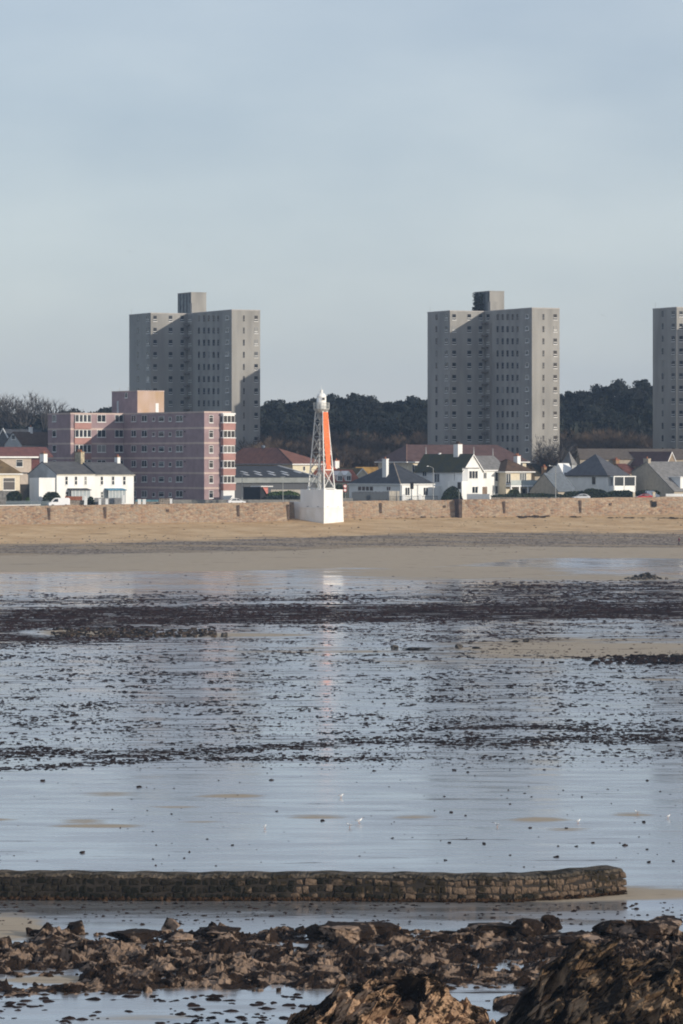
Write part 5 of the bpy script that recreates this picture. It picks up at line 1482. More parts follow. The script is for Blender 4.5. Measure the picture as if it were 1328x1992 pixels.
SKY = [(-40, 798), (0, 795), (93, 797), (106, 797), (150, 792), (217, 797), (300, 790), (508, 785), (530, 781), (560, 777), (600, 773), (630, 770), (700, 769), (730, 776), (745, 777), (770, 771),
       (790, 770), (815, 773), (831, 775), (900, 770), (1000, 768), (1090, 764), (1110, 757), (1140, 759), (1165, 753), (1200, 745), (1240, 741), (1268, 738), (1400, 735)]
SKX = [p[0] for p in SKY]; SKYY = [p[1] for p in SKY]
def place_oak(px, Y, ytop, label, group):
    X = wx(px, Y); z = float(land_z(X, Y)) - .3
    i = random.randrange(5); hh = (11, 12, 10, 13, 9.5)[i] * .92
    s = (wz(ytop, Y) - z) / hh
    t = thing('evergreen_tree', label, 'tree', (X, Y, z), random.uniform(0, 6.28), group)
    sx = min(max(s, .7), 1.35) * random.uniform(.85, 1.1)
    t.scale = (sx, sx, s)
    link('trunk', OAKT, t); link('crown', OAKS[i], t)
def wood(xa, xb, lab, n, r0=930, r1=1050):
    for row in range(n):
        f = row / max(1, n - 1)
        Y = r1 - (r1 - r0) * f
        px = xa + random.uniform(0, 25)
        while px < xb:
            y0 = float(np.interp(px, SKX, SKYY))
            yt = y0 + 4 + f * 58 + random.uniform(-5, 7)
            if row == 0: yt = y0 + random.uniform(-1.5, 4)
            side = lab if xa != 500 else (lab + ', left of the lighthouse' if px < 625 else lab + ', right of the lighthouse')
            rl = ('on the skyline', 'just below the skyline', 'halfway down the hill', 'lowest on the hill')[row if n == 4 else row + (row == 2)]
            place_oak(px, Y + random.uniform(-8, 8), yt, 'dark evergreen ' + rl + ' ' + side, 'evergreen trees ' + rl + ' ' + side)
            px += random.uniform(34, 52)
wood(500, 850, 'between left and middle towers', 4)
wood(1082, 1285, 'between middle and right towers', 4)
wood(-20, 255, 'at far left behind the pink flats', 3)
def place_bare(px, Y, ytop, label, group, me=None, wide=1.0):
    X = wx(px, Y); z = float(land_z(X, Y)) - .2
    me = me or random.choice(BARES)
    top = max(v[2] for v in me.get('bb', None) or [tuple(c) for c in BB[me.name]])
    s = (wz(ytop, Y) - z) / top
    t = link('bare_tree', me, None, (X, Y, z), random.uniform(0, 6.28), (s * wide, s * wide, s))
    tag(t, label, 'tree', group)
BB = {}
for me in BARES + BAREG:
    a = np.zeros(len(me.vertices) * 3, np.float32); me.vertices.foreach_get('co', a); BB[me.name] = [(0, 0, float(a.reshape(-1, 3)[:, 2].max()))]
for xa, xb, lab, tops in ((505, 838, 'below the hill between left and middle towers', (834, 848, 862)), (1080, 1290, 'below the hill between middle and right towers', (832, 846, 860))):
    for k, (yt, Y) in enumerate(zip(tops, (915, 895, 878))):
        px = xa + random.uniform(0, 14)
        while px < xb:
            if not (k == 2 and 560 < px < 650):
                place_bare(px, Y + random.uniform(-7, 7), yt + random.uniform(-7, 9), 'bare brown winter tree, ' + ('rear', 'middle', 'front')[k] + ' row, ' + lab, ('rear', 'middle', 'front')[k] + ' row of bare trees ' + lab, None, random.uniform(.9, 1.35))
            px += random.uniform(15, 24)
for px, yt, lab in ((12, 758, 'leftmost of the bare trees standing above the dark wood at far left'), (44, 755, 'middle one of the bare trees standing above the dark wood at far left'), (88, 761, 'rightmost of the bare trees standing above the dark wood at far left')):
    place_bare(px, 1000, yt, 'tall grey ' + lab.replace('leftmost of the bare trees', 'bare tree, leftmost of three').replace('middle one of the bare trees', 'bare tree, middle one of three').replace('rightmost of the bare trees', 'bare tree, rightmost of three'), 'bare trees above the far left wood', BAREG[0 if px != 44 else 1], 1.15)
place_bare(1067, 844, 838, 'bare pale tree in front of the foot of the middle tower', 'bare trees before the middle tower', BAREG[1], .9)
place_bare(1086, 846, 862, 'small bare brown tree right of the foot of the middle tower', 'bare trees before the middle tower', BARES[1], 1.3)
hedge('dark bush at the foot of the middle tower', 1050, 1082, 843, 876, mat('dull_brown_leaf', (.045, .038, .025), .9, .3, 2), 2.5, 700, 'bush', .8)

# ------------------------------------------------------------------ rock meshes
import bmesh
def rock_verts(seed, n=16, sub=2, amp=.10, flat=1.0, sharp=True):
    """angular block: hull of scattered points, split finer and roughened"""
    r = random.Random(seed); bm = bmesh.new()
    for _ in range(n):
        d = Vector((r.gauss(0, 1), r.gauss(0, 1), r.gauss(0, 1))).normalized() * r.uniform(.8, 1.05)
        d = Vector((max(-.86, min(.86, d.x)), max(-.86, min(.86, d.y)), max(-.8, min(.8, d.z))))
        bm.verts.new(d)
    res = bmesh.ops.convex_hull(bm, input=bm.verts)
    junk = [g for g in res['geom_interior'] if isinstance(g, bmesh.types.BMVert)]
    bmesh.ops.delete(bm, geom=junk, context='VERTS')
    bmesh.ops.dissolve_limit(bm, angle_limit=R(14), verts=bm.verts, edges=bm.edges)
    bmesh.ops.triangulate(bm, faces=bm.faces)
    for _ in range(sub):
        bmesh.ops.subdivide_edges(bm, edges=bm.edges, cuts=1, use_grid_fill=True)
    bmesh.ops.triangulate(bm, faces=bm.faces)
    for v in bm.verts:
        p = v.co * 1.6 + Vector((seed, seed * 2, 0))
        d = mnoise.fractal(p, 1.0, 2.1, 4) * amp + mnoise.cell(v.co * 2.3 + Vector((seed, 0, 0))) * amp * .5
        v.co += v.co.normalized() * d
    bm.verts.ensure_lookup_table()
    V = np.array([v.co[:] for v in bm.verts]); Fc = np.array([[v.index for v in f.verts] for f in bm.faces])
    bm.free()
    return V, Fc
def rock_material(name, base, alt, weed, weed_amount, scale=1.6):
    m = mat(name, base, .95, .15, scale, bump=.55, col2=alt, rnd=.18, spec=.12)
    N = m.node_tree.nodes; l = m.node_tree.links.new; b = N['Principled BSDF']
    tc = N.new('ShaderNodeTexCoord')
    geo = N.new('ShaderNodeNewGeometry')
    n = N.new('ShaderNodeTexNoise'); n.inputs['Scale'].default_value = .75; n.inputs['Detail'].default_value = 8; n.inputs['Roughness'].default_value = .62
    l(geo.outputs['Position'], n.inputs['Vector'])
    r = N.new('ShaderNodeMapRange'); r.interpolation_type = 'SMOOTHSTEP'
    r.inputs['From Min'].default_value = .62 - weed_amount * .4; r.inputs['From Max'].default_value = .68 - weed_amount * .4
    l(n.outputs['Fac'], r.inputs['Value'])
    mx = N.new('ShaderNodeMixRGB'); l(r.outputs['Result'], mx.inputs['Fac'])
    l(b.inputs['Base Color'].links[0].from_socket, mx.inputs['Color1']); mx.inputs['Color2'].default_value = (*weed, 1)
    # cracks
    v = N.new('ShaderNodeTexVoronoi'); v.feature = 'DISTANCE_TO_EDGE'; v.inputs['Scale'].default_value = 2.2
    l(geo.outputs['Position'], v.inputs['Vector'])
    l(mx.outputs['Color'], b.inputs['Base Color'])
    b2 = N.new('ShaderNodeBump'); b2.inputs['Strength'].default_value = .5; b2.inputs['Distance'].default_value = .08
    cr = N.new('ShaderNodeMapRange'); cr.inputs['From Max'].default_value = .05; l(v.outputs['Distance'], cr.inputs['Value'])
    l(cr.outputs['Result'], b2.inputs['Height'])
    old = b.inputs['Normal'].links[0].from_socket
    l(old, b2.inputs['Normal']); l(b2.outputs['Normal'], b.inputs['Normal'])
    return m
ROCK_TAN = rock_material('tan_pink_rock', (.40, .265, .17), (.28, .18, .115), (.024, .016, .010), .34)
ROCK_BRN = rock_material('brown_weathered_rock', (.22, .148, .09), (.12, .078, .045), (.020, .014, .009), .44)
ROCK_REEF = rock_material('grey_brown_reef_rock', (.26, .185, .135), (.15, .105, .076), (.022, .014, .010), .46)
ROCK_FAR = rock_material('dark_far_rock', (.13, .115, .10), (.08, .07, .06), (.02, .018, .015), .4)
WEED = mat('brown_seaweed', (.034, .019, .016), .95, .3, .4, spec=.0)
WEEDB = mat('blackish_seaweed', (.023, .015, .013), .95, .3, .4, spec=.03)
WEEDR = mat('rust_brown_seaweed', (.042, .024, .013), .85, .35, 1.5, spec=.08)

PROTO = [rock_verts(200 + k, 17 + k % 6, 3, .16) for k in range(10)]
PROTO_LO = [rock_verts(300 + k, 12, 1, .08) for k in range(6)]

def crags(x, y, size, seed, tilt=1.3):
    """broken rock: every irregular cell is a tilted flat of its own height (about -0.5 to 0.5)"""
    x = np.asarray(x, float) / size; y = np.asarray(y, float) / size
    ix, iy = np.floor(x), np.floor(y); best = np.full(x.shape, 9.0); out = np.zeros(x.shape)
    for dx in (-1, 0, 1):
        for dy in (-1, 0, 1):
            cx, cy = ix + dx, iy + dy
            qx = cx + _hash(cx, cy, seed); qy = cy + _hash(cx, cy, seed + 1)
            d = np.hypot(x - qx, y - qy)
            h = _hash(cx, cy, seed + 2) - .5 + (x - qx) * (_hash(cx, cy, seed + 3) - .5) * tilt + (y - qy) * (_hash(cx, cy, seed + 4) - .5) * tilt
            k = d < best
            out = np.where(k, h, out); best = np.where(k, d, best)
    return out

def outcrop(name, label, sil, Y0, Y1, m, seed, shear, nx=300, nt=190):
    """one craggy mass: a steep face falling forward from the skyline sil (photograph column, row), broken into
    tilted slabs along a slanting cleavage"""
    sx = [p[0] for p in sil]; sy = [p[1] for p in sil]
    px = np.linspace(sx[0], sx[-1], nx); t = np.linspace(-.12, 1, nt)
    PX, T = np.meshgrid(px, t)
    X = wx(PX, Y1)
    zg = beach_z(X, np.full_like(X, Y0))
    zt = wz(np.interp(PX, sx, sy), Y1)
    tt = np.clip(T, 0, 1)
    # profile: shoulder, then a face of 55 degrees or so with ledges
    Yp = Y1 + (Y0 - Y1) * (.55 * tt ** 1.15 + .45 * tt ** 2) + np.where(T < 0, -T * 14, 0)
    Zp = zg + (zt - zg) * (1 - tt ** 1.25) - np.where(T < 0, -T * 16, 0) + .0 * T
    S = T * 5.5                       # metres down the face
    u = X + shear * S
    h = 1.05 * crags(u, S * .62, 1.35, seed, 2.2) + .55 * crags(u, S * .7, .55, seed + 9, 2.1) +   .13 * crags(u + .2 * S, S, .20, seed + 21, 2.4) + .5 * (fbm(u / 1.6, S / 2.4, seed + 5) - .5)
    h = h * np.clip(.35 + np.abs(zt - zg) / 1.2, 0, 1)
    V = np.stack([X + .22 * h, Yp - .62 * h, Zp + .50 * h - .22], -1)
    o = np.array([wx((sx[0] + sx[-1]) / 2, Y1), (Y0 + Y1) / 2, 0.0])
    idx = np.arange(PX.size).reshape(PX.shape)
    q = np.stack([idx[:-1, :-1], idx[1:, :-1], idx[1:, 1:], idx[:-1, 1:]], -1).reshape(-1, 4)[:, ::-1]
    tri = np.concatenate([q[:, [0, 1, 2]], q[:, [0, 2, 3]]])
    me = np_mesh(name, V.reshape(-1, 3) - o, tri, m)
    tag(link(name, me, None, tuple(o)), label, 'rock')
outcrop('rock_outcrop', 'huge dark jagged rock outcrop filling the bottom right corner', [(968, 2010), (985, 1965), (1010, 1930), (1040, 1905), (1046, 1880), (1085, 1868), (1098, 1832), (1125, 1822), (1160, 1842), (1200, 1834), (1250, 1846), (1290, 1838), (1330, 1850), (1400, 1845), (1460, 1870)],
        145, 151, ROCK_BRN, 5, .55)
outcrop('rock_outcrop', 'tan and black fractured rock outcrop at the bottom centre', [(535, 2030), (560, 1972), (600, 1950), (640, 1930), (655, 1908), (690, 1897), (720, 1892), (760, 1890), (800, 1902), (850, 1922), (900, 1938), (940, 1962), (975, 2030)],
        145, 149.5, ROCK_TAN, 11, .35, 260, 150)

# separate big boulders along the landward edge of the reef
def boulder(px, pyb, w, h, label, m, seed, depth=1.0, rz=None, group=None, name='boulder'):
    Y = float(ground_y(px, pyb)); s = Y / F
    V, Fc = PROTO[seed % len(PROTO)]
    ext = V.max(0) - V.min(0)
    P = V / ext * np.array([w * s, w * s * depth, h * s * 1.15]); P[:, 2] *= .82; P[:, 2] -= P[:, 2].min() + h * s * .1
    me = np_mesh(name, P, Fc, m)
    X = wx(px, Y); o = link(name, me, None, (X, Y, float(beach_z(X, Y))), rz if rz is not None else random.uniform(-.4, .4))
    tag(o, label, 'rock', group)
for px, py, w, h, lab, sd in ((665, 1833, 120, 44, 'long pale boulder ridge on the reef below the sea breakwater', 0), (618, 1828, 60, 36, 'darker boulder at the left end of the pale boulder ridge', 2), (730, 1824, 90, 36, 'right part of the pale boulder ridge', 3),
                              (1070, 1812, 50, 40, 'upright pale boulder standing on the reef right of centre', 4), (1020, 1822, 70, 42, 'sloping pale boulder left of the upright one', 5), (960, 1818, 110, 28, 'low dark boulder left of the sloping pale one', 7),
                              (1195, 1826, 80, 46, 'dark boulder with a pale right face left of the reef end', 6), (1275, 1830, 130, 58, 'largest dark boulder at the right end of the reef', 1), (1120, 1834, 110, 24, 'low dark boulder between the upright and right dark boulders', 8),
                              (420, 1825, 90, 28, 'low rounded brown boulder on the reef under the breakwater, centre left', 9), (345, 1830, 60, 20, 'small brown boulder left of the low rounded one', 2), (260, 1829, 100, 24, 'flat brown boulder cluster on the left of the reef', 3),
                              (65, 1820, 34, 14, 'small isolated pale boulder at the left tip of the reef', 5)):
    boulder(px, py, w, h, lab, ROCK_REEF, sd)
# the far islets of stone on the flat
for px, py, w, h, lab, sd in ((437, 1239, 14, 11, 'dark boulder on the sand bar in the left middle distance', 1), (766, 1263, 18, 11, 'left larger stone of the row on the far sand', 2), (892, 1262, 15, 11, 'upright stone at the right end of the row on the far sand', 3),
                              (812, 1264, 60, 6, 'long low stone in the middle of the row on the far sand', 4), (925, 1262, 16, 5, 'small flat stone right of the upright stone on far sand', 5), (1002, 1250, 14, 6, 'left flat stone of the pair on the sand bar', 6), (1024, 1249, 14, 8, 'right stone of the pair on the sand bar', 7),
                              (1315, 1280, 22, 12, 'dark boulder on the black rock bank at the right edge', 8)):
    boulder(px, py, w, h, lab, ROCK_FAR, sd)

def heap(name, label, spots, m, cat='rock', kind=None):
    """many small stones joined: the rubble nobody could count"""
    Vs, Fs, base = [], [], 0
    for (px, py, w, h) in spots:
        Y = float(ground_y(px, py)); s = Y / F; V, Fc = PROTO_LO[random.randrange(6)]
        a = random.uniform(0, 6.28); c, sn = math.cos(a), math.sin(a)
        P = (V @ np.array([[c, sn, 0], [-sn, c, 0], [0, 0, 1]])) * np.array([w * s * .62, w * s * .55, h * s * .62]); X = wx(px, Y)
        P = P + np.array([X, Y, float(beach_z(X, Y)) + h * s * .25])
        Vs.append(P); Fs.append(Fc + base); base += len(P)
    o = link(name, np_mesh(name, np.concatenate(Vs), np.concatenate(Fs), m))
    tag(o, label, cat, None, kind)
g = random.gauss; u_ = random.uniform
pile = thing('rock_pile', 'pile of loose grey stones on the far right of the flat', 'rock pile', (wx(1255, 640), 640, float(beach_z(wx(1255, 640), 640))))
pm_ = [np_mesh('stone', V, Fc, ROCK_FAR) for V, Fc in PROTO_LO]
for k in range(85):
    px, py = 1255 + g(0, 17), 1128 - abs(g(0, 2.5)); Y = float(ground_y(px, py)); s = u_(.18, .5); X = wx(px, Y)
    hh = max(0, .9 - abs(px - 1258) / 28) * random.random()
    o = link('stone', pm_[k % 6], pile, (X - pile.location.x, Y - 640, float(beach_z(X, Y)) + s * .3 + hh - pile.location.z)); o.scale = (s * 1.2, s, s * .8); o.rotation_euler = (g(0, .4), g(0, .4), u_(0, 6))
heap('rock_bank', 'low bank of brown stones in the left middle distance', [(u_(100, 420), 1240 - u_(0, 16) * (1 - abs(k % 2) * .4), u_(5, 13), u_(3, 8)) for k in range(330)], rock_material('brown_stone_bank', (.11, .08, .058), (.065, .048, .036), (.02, .016, .013), .42), None, 'stuff')
heap('rock_bank', 'black weedy rock bank at the right edge of the flat', [(1330 - abs(g(0, 90)), 1292 - u_(0, 16), u_(6, 16), u_(3, 7)) for k in range(240)], WEEDB, None, 'stuff')

# ------------------------------------------------------------------ reef: single stones near by, rubble and weed between
def reef_density(px, py):
    d = np.zeros_like(px)
    def band(y0, y1, x0, x1, a, soft=8):
        return a * sstep(y0 - soft, y0 + soft, py) * sstep(y1 + soft, y1 - soft, py) * sstep(x0 - 30, x0 + 30, px) * sstep(x1 + 30, x1 - 30, px)
    e = (fbm(px / 90, py / 14, 31) - .5)
    d = np.maximum(d, band(1806 + 8, 1840, 70, 1500, .9)); d = np.maximum(d, band(1842, 1882, -80, 430, 1.0)); d = np.maximum(d, band(1838, 1896, 380, 1500, 1.0))
    d = np.maximum(d, band(1880, 1922, 160, 1020, 1.0)); d = np.maximum(d, band(1880, 1898, -80, 120, 1.0, 5)); d = np.maximum(d, band(1918, 1936, -80, 280, .7, 5))
    d = np.maximum(d, band(1895, 2060, 960, 1500, .8))
    d *= np.clip(.75 + 2.2 * e, 0, 1)
    gap = np.exp(-(((px - 620) / 190) ** 2)) * np.exp(-(((py - 1841) / 5) ** 2)); d *= 1 - .9 * gap
    gap = np.exp(-(((px - 985) / 60) ** 2)) * np.exp(-(((py - 1885) / 14) ** 2)); d *= 1 - .95 * gap
    gap = np.exp(-(((px - 985) / 50) ** 2)) * np.exp(-(((py - 1925) / 18) ** 2)); d *= 1 - .95 * gap
    return d
def build_reef():
    xs = np.arange(-24, 24, .11); ys = np.concatenate([np.arange(148, 166, .11), np.arange(166, 196, .16)])
    Xg, Yg = np.meshgrid(xs, ys); zb = beach_z(Xg, Yg)
    px = 664 + F * Xg / Yg; py = HZ + F * (EYE - zb) / Yg
    d = reef_density(px, py)
    h = d * (.16 + .34 * fbm(Xg / 2.2, Yg / 2.2, 81) + .42 * crags(Xg, Yg * .8, 1.1, 21, 2.0) + .22 * crags(Xg, Yg, .42, 22, 2.2) + .10 * crags(Xg, Yg, .17, 23)) - .10 * (1 - d) - .05
    idx = np.arange(Xg.size).reshape(Xg.shape)
    Q = np.stack([idx[:-1, :-1], idx[:-1, 1:], idx[1:, 1:], idx[1:, :-1]], -1).reshape(-1, 4)
    keep = (h.ravel()[Q] > -.06).any(1)
    used, inv = np.unique(Q[keep], return_inverse=True)
    V = np.stack([Xg, Yg, zb + h], -1).reshape(-1, 3)[used]
    tag(link('reef', np_mesh('reef', V, inv.reshape(-1, 4), ROCK_REEF)), kind='structure')
build_reef()
def sample_px(n, x0, x1, y0, y1, dens):
    px = rng.uniform(x0, x1, n); py = rng.uniform(y0, y1, n); k = rng.random(n) < dens(px, py)
    return px[k], py[k]
pxs, pys = sample_px(6400, -170, 1560, 1800, 2010, reef_density)
Ys = ground_y(pxs, pys); Xs = wx(pxs, Ys); Zs = beach_z(Xs, Ys)
big = np.argsort(rng.random(len(Xs)))[:270]
rm = [np_mesh('reef_rock', V, Fc, ROCK_REEF) for V, Fc in PROTO_LO]
for i in big:
    s = (.16 + .42 * rng.random() ** 2.2)
    o = link('reef_rock', rm[rng.integers(0, 6)], None, (Xs[i], Ys[i], Zs[i] + s * .3), rng.uniform(0, 6.28), (s * rng.uniform(.9, 1.7), s * rng.uniform(.8, 1.3), s * rng.uniform(.6, 1.1)))
    o.rotation_euler = (rng.normal(0, .25), rng.normal(0, .3), rng.uniform(0, 6.28))
    zx = 'left' if pxs[i] < 330 else 'centre left' if pxs[i] < 640 else 'centre right' if pxs[i] < 960 else 'right'
    zy = 'far' if pys[i] < 1850 else 'middle' if pys[i] < 1890 else 'near'
    tag(o, 'brown angular rock in the %s part of the weedy reef, %s end' % (zy, zx), 'rock', 'reef rocks, %s part, %s end' % (zy, zx))
rest = np.setdiff1d(np.arange(len(Xs)), big)
def scatter_rocks(name, X, Y, Z, smin, smax, m):
    Vs, Fs, base = [], [], 0
    for x, y, z in zip(X, Y, Z):
        V, Fc = PROTO_LO[rng.integers(0, 6)]; a = rng.uniform(0, 6.28); c, sn = math.cos(a), math.sin(a); s = smin + (smax - smin) * rng.random() ** 2
        Vs.append((V @ np.array([[c, sn, 0], [-sn, c, .25], [0, 0, 1]])) * np.array([s * 1.2, s, s * rng.uniform(.5, .9)]) + np.array([x, y, z + s * .15])); Fs.append(Fc + base); base += len(V)
    tag(link(name, np_mesh(name, np.concatenate(Vs), np.concatenate(Fs), m)), kind='stuff')
scatter_rocks('rubble', Xs[rest], Ys[rest], Zs[rest], .07, .26, ROCK_REEF)

def clumps(name, X, Y, Z, W, D, H, m):
    """low ragged mounds of weed: an uneven ring and a broken crest each"""
    n = len(X); k = 6
    th = np.arange(k) / k * 2 * np.pi + rng.random((n, 1)) * .7
    r = .55 + .75 * rng.random((n, k))
    ring = np.stack([X[:, None] + W[:, None] * .5 * r * np.cos(th), Y[:, None] + D[:, None] * .5 * r * np.sin(th), np.repeat((Z - .01)[:, None], k, 1)], -1)
    r2 = r * (.35 + .35 * rng.random((n, k)))
    crest = np.stack([X[:, None] + W[:, None] * .5 * r2 * np.cos(th), Y[:, None] + D[:, None] * .5 * r2 * np.sin(th), Z[:, None] + H[:, None] * (.45 + .6 * rng.random((n, k)))], -1)
    top = np.stack([X, Y, Z + H * (.6 + .5 * rng.random(n))], -1)[:, None]
    V = np.concatenate([ring, crest, top], 1).reshape(-1, 3)
    b = (np.arange(n) * (2 * k + 1))[:, None]
    i = np.arange(k); j = (i + 1) % k
    q1 = np.stack([i, j, k + j], -1); q2 = np.stack([i, k + j, k + i], -1); q3 = np.stack([k + i, k + j, np.full(k, 2 * k)], -1)
    T = np.concatenate([q1, q2, q3]); Fc = (b[:, :, None] + T[None]).reshape(-1, 3)
    tag(link(name, np_mesh(name, V, Fc, m)), kind='stuff')

def weed_upper(px, py):
    st = fbm(px / 70, py / 3.2, 51, 5); bl = fbm(px / 260, py / 22, 52, 3)
    d = weed_bands(px, py)
    return np.clip(d * sstep(.60 - .27 * d, .70 - .27 * d, st * .8 + bl * .2 + .02), 0, 1)
def weed_lower(px, py):
    st = fbm(px / 60, py / 4.5, 61, 5); bl = fbm(px / 300, py / 26, 62, 3)
    d = lower_bands(px, py)
    return np.clip(d * sstep(.62 - .30 * d, .74 - .30 * d, st * .8 + bl * .2), 0, 1)
def scatter(name, n, box, dens, w0, w1, h, m, dratio=1.0):
    px, py = sample_px(n, *box, dens); Y = ground_y(px, py); X = wx(px, Y); Z = beach_z(X, Y); s = Y / F
    k = len(px); f = rng.random(k) ** 2
    W = (w0 + (w1 - w0) * f) * s; H = (h * (.5 + .9 * rng.random(k)) * (.55 + f)) * s
    clumps(name, X, Y, Z, W, np.maximum(W * dratio * (.7 + .6 * rng.random(k)), .1), H, m)
scatter('seaweed', 95000, (-250, 1620, 1128, 1280), weed_upper, 2.5, 13, .8, WEED, 1.6)
scatter('seaweed', 80000, (-250, 1620, 1255, 1512), weed_lower, 2.5, 15, 1.1, WEEDB, 1.5)
scatter('seaweed', 29000, (-250, 1620, 1130, 1275), lambda x, y: np.clip(weed_bands(x, y) * 1.1 + .06, 0, 1) * sstep(.44, .60, fbm(x / 110, y / 3.5, 57, 5)), 1.8, 6, .6, WEED, 1.6)
scatter('seaweed', 32000, (-250, 1620, 1262, 1506), lambda x, y: sstep(1506, 1480, y) * (.12 + .6 * sstep(.45, .62, fbm(x / 120, y / 5, 67, 5))), 1.8, 6, .7, WEEDB, 1.6)
scatter('seaweed', 1500, (-60, 1390, 1120, 1300), lambda x, y: x * 0 + .25, 3, 8, 1.0, WEED)
scatter('seaweed', 1300, (-60, 1390, 1260, 1500), lambda x, y: x * 0 + .5, 3, 12, 1.3, WEEDB)
scatter('seaweed', 260, (-60, 1390, 1500, 1700), lambda x, y: x * 0 + .5, 3, 6, 1.5, WEEDB, .6)
scatter('seaweed', 900, (-60, 1390, 1756, 1800), lambda x, y: .35 + .4 * (fbm(x / 60, y / 6, 71) > .52), 4, 15, 1.8, WEEDB, .8)
scatter('seaweed', 700, (-60, 600, 1935, 2010), lambda x, y: .55 * (fbm(x / 70, y / 14, 72) > .5), 8, 36, 2.2, WEEDB, 1.1)
scatter('seaweed', 12000, (-60, 1400, 1800, 2010), lambda x, y: reef_density(x, y) * sstep(.47, .56, fbm(x / 90, y / 15, 73)), 8, 26, 3.5, WEEDR, 1.2)
scatter('seaweed', 1400, (-60, 1390, 998, 1020), lambda x, y: np.exp(-((y - (1014 - 12 * x / 1328 + 1.5 * np.sin(x / 37))) / 1.8) ** 2) * sstep(100, 800, x), 5, 20, 1.3, mat('stranded_weed', (.07, .052, .04), .95, .2, spec=.0), 1.4)
scatter('seaweed', 420, (-60, 1390, 1010, 1048), lambda x, y: .25 + .75 * (fbm(x / 160, y / 5, 91) > .55), 2, 7, .8, mat('stranded_weed', (.07, .052, .04)), 1.2)
scatter('pebbles', 4000, (-60, 1390, 1036, 1088), lambda x, y: .9 * np.exp(-((y - (1066 - 22 * x / 1328)) / 12) ** 2), 1.5, 4.5, 1.2, mat('shingle_stone', (.17, .14, .12), .9, .35, .8), 1.0)
# single stones standing on the smooth wet flat
stone_me = [np_mesh('flat_stone', V, Fc, WEEDB) for V, Fc in PROTO_LO[:3]]
for i, (px, py, w) in enumerate(((160, 1659, 12), (297, 1672, 7), (452, 1645, 8), (627, 1597, 10), (528, 1518, 10), (82, 1520, 12), (403, 1633, 6), (333, 1584, 7), (538, 1579, 7), (270, 1532, 12), (763, 1631, 7), (877, 1581, 9), (942, 1642, 11), (1216, 1645, 12), (1102, 1612, 8), (1031, 1611, 8),
                                 (866, 1674, 8), (992, 1664, 6), (1153, 1640, 8), (1082, 1668, 12), (1259, 1653, 7), (1259, 1519, 8), (1095, 1538, 6), (864, 1550, 6), (883, 1499, 10), (1253, 1600, 12), (1262, 1678, 10), (1310, 1676, 9), (297, 1618, 6), (358, 1670, 6), (874, 1640, 8), (1121, 1647, 8))):
    Y = float(ground_y(px, py)); s = w * Y / F * .62; X = wx(px, Y)
    o = link('flat_stone', stone_me[i % 3], None, (X, Y, float(beach_z(X, Y)) + s * .15), random.uniform(0, 6), (s, s * .8, s * .55))
    zx = 'left third' if px < 443 else 'middle third' if px < 886 else 'right third'
    zy = 'just behind the breakwater' if py > 1625 else 'among the gulls' if py > 1560 else 'below the weed'
    tag(o, 'small dark weedy stone on smooth wet sand %s, %s' % (zy, zx), 'stone', 'stones %s, %s' % (zy, zx))

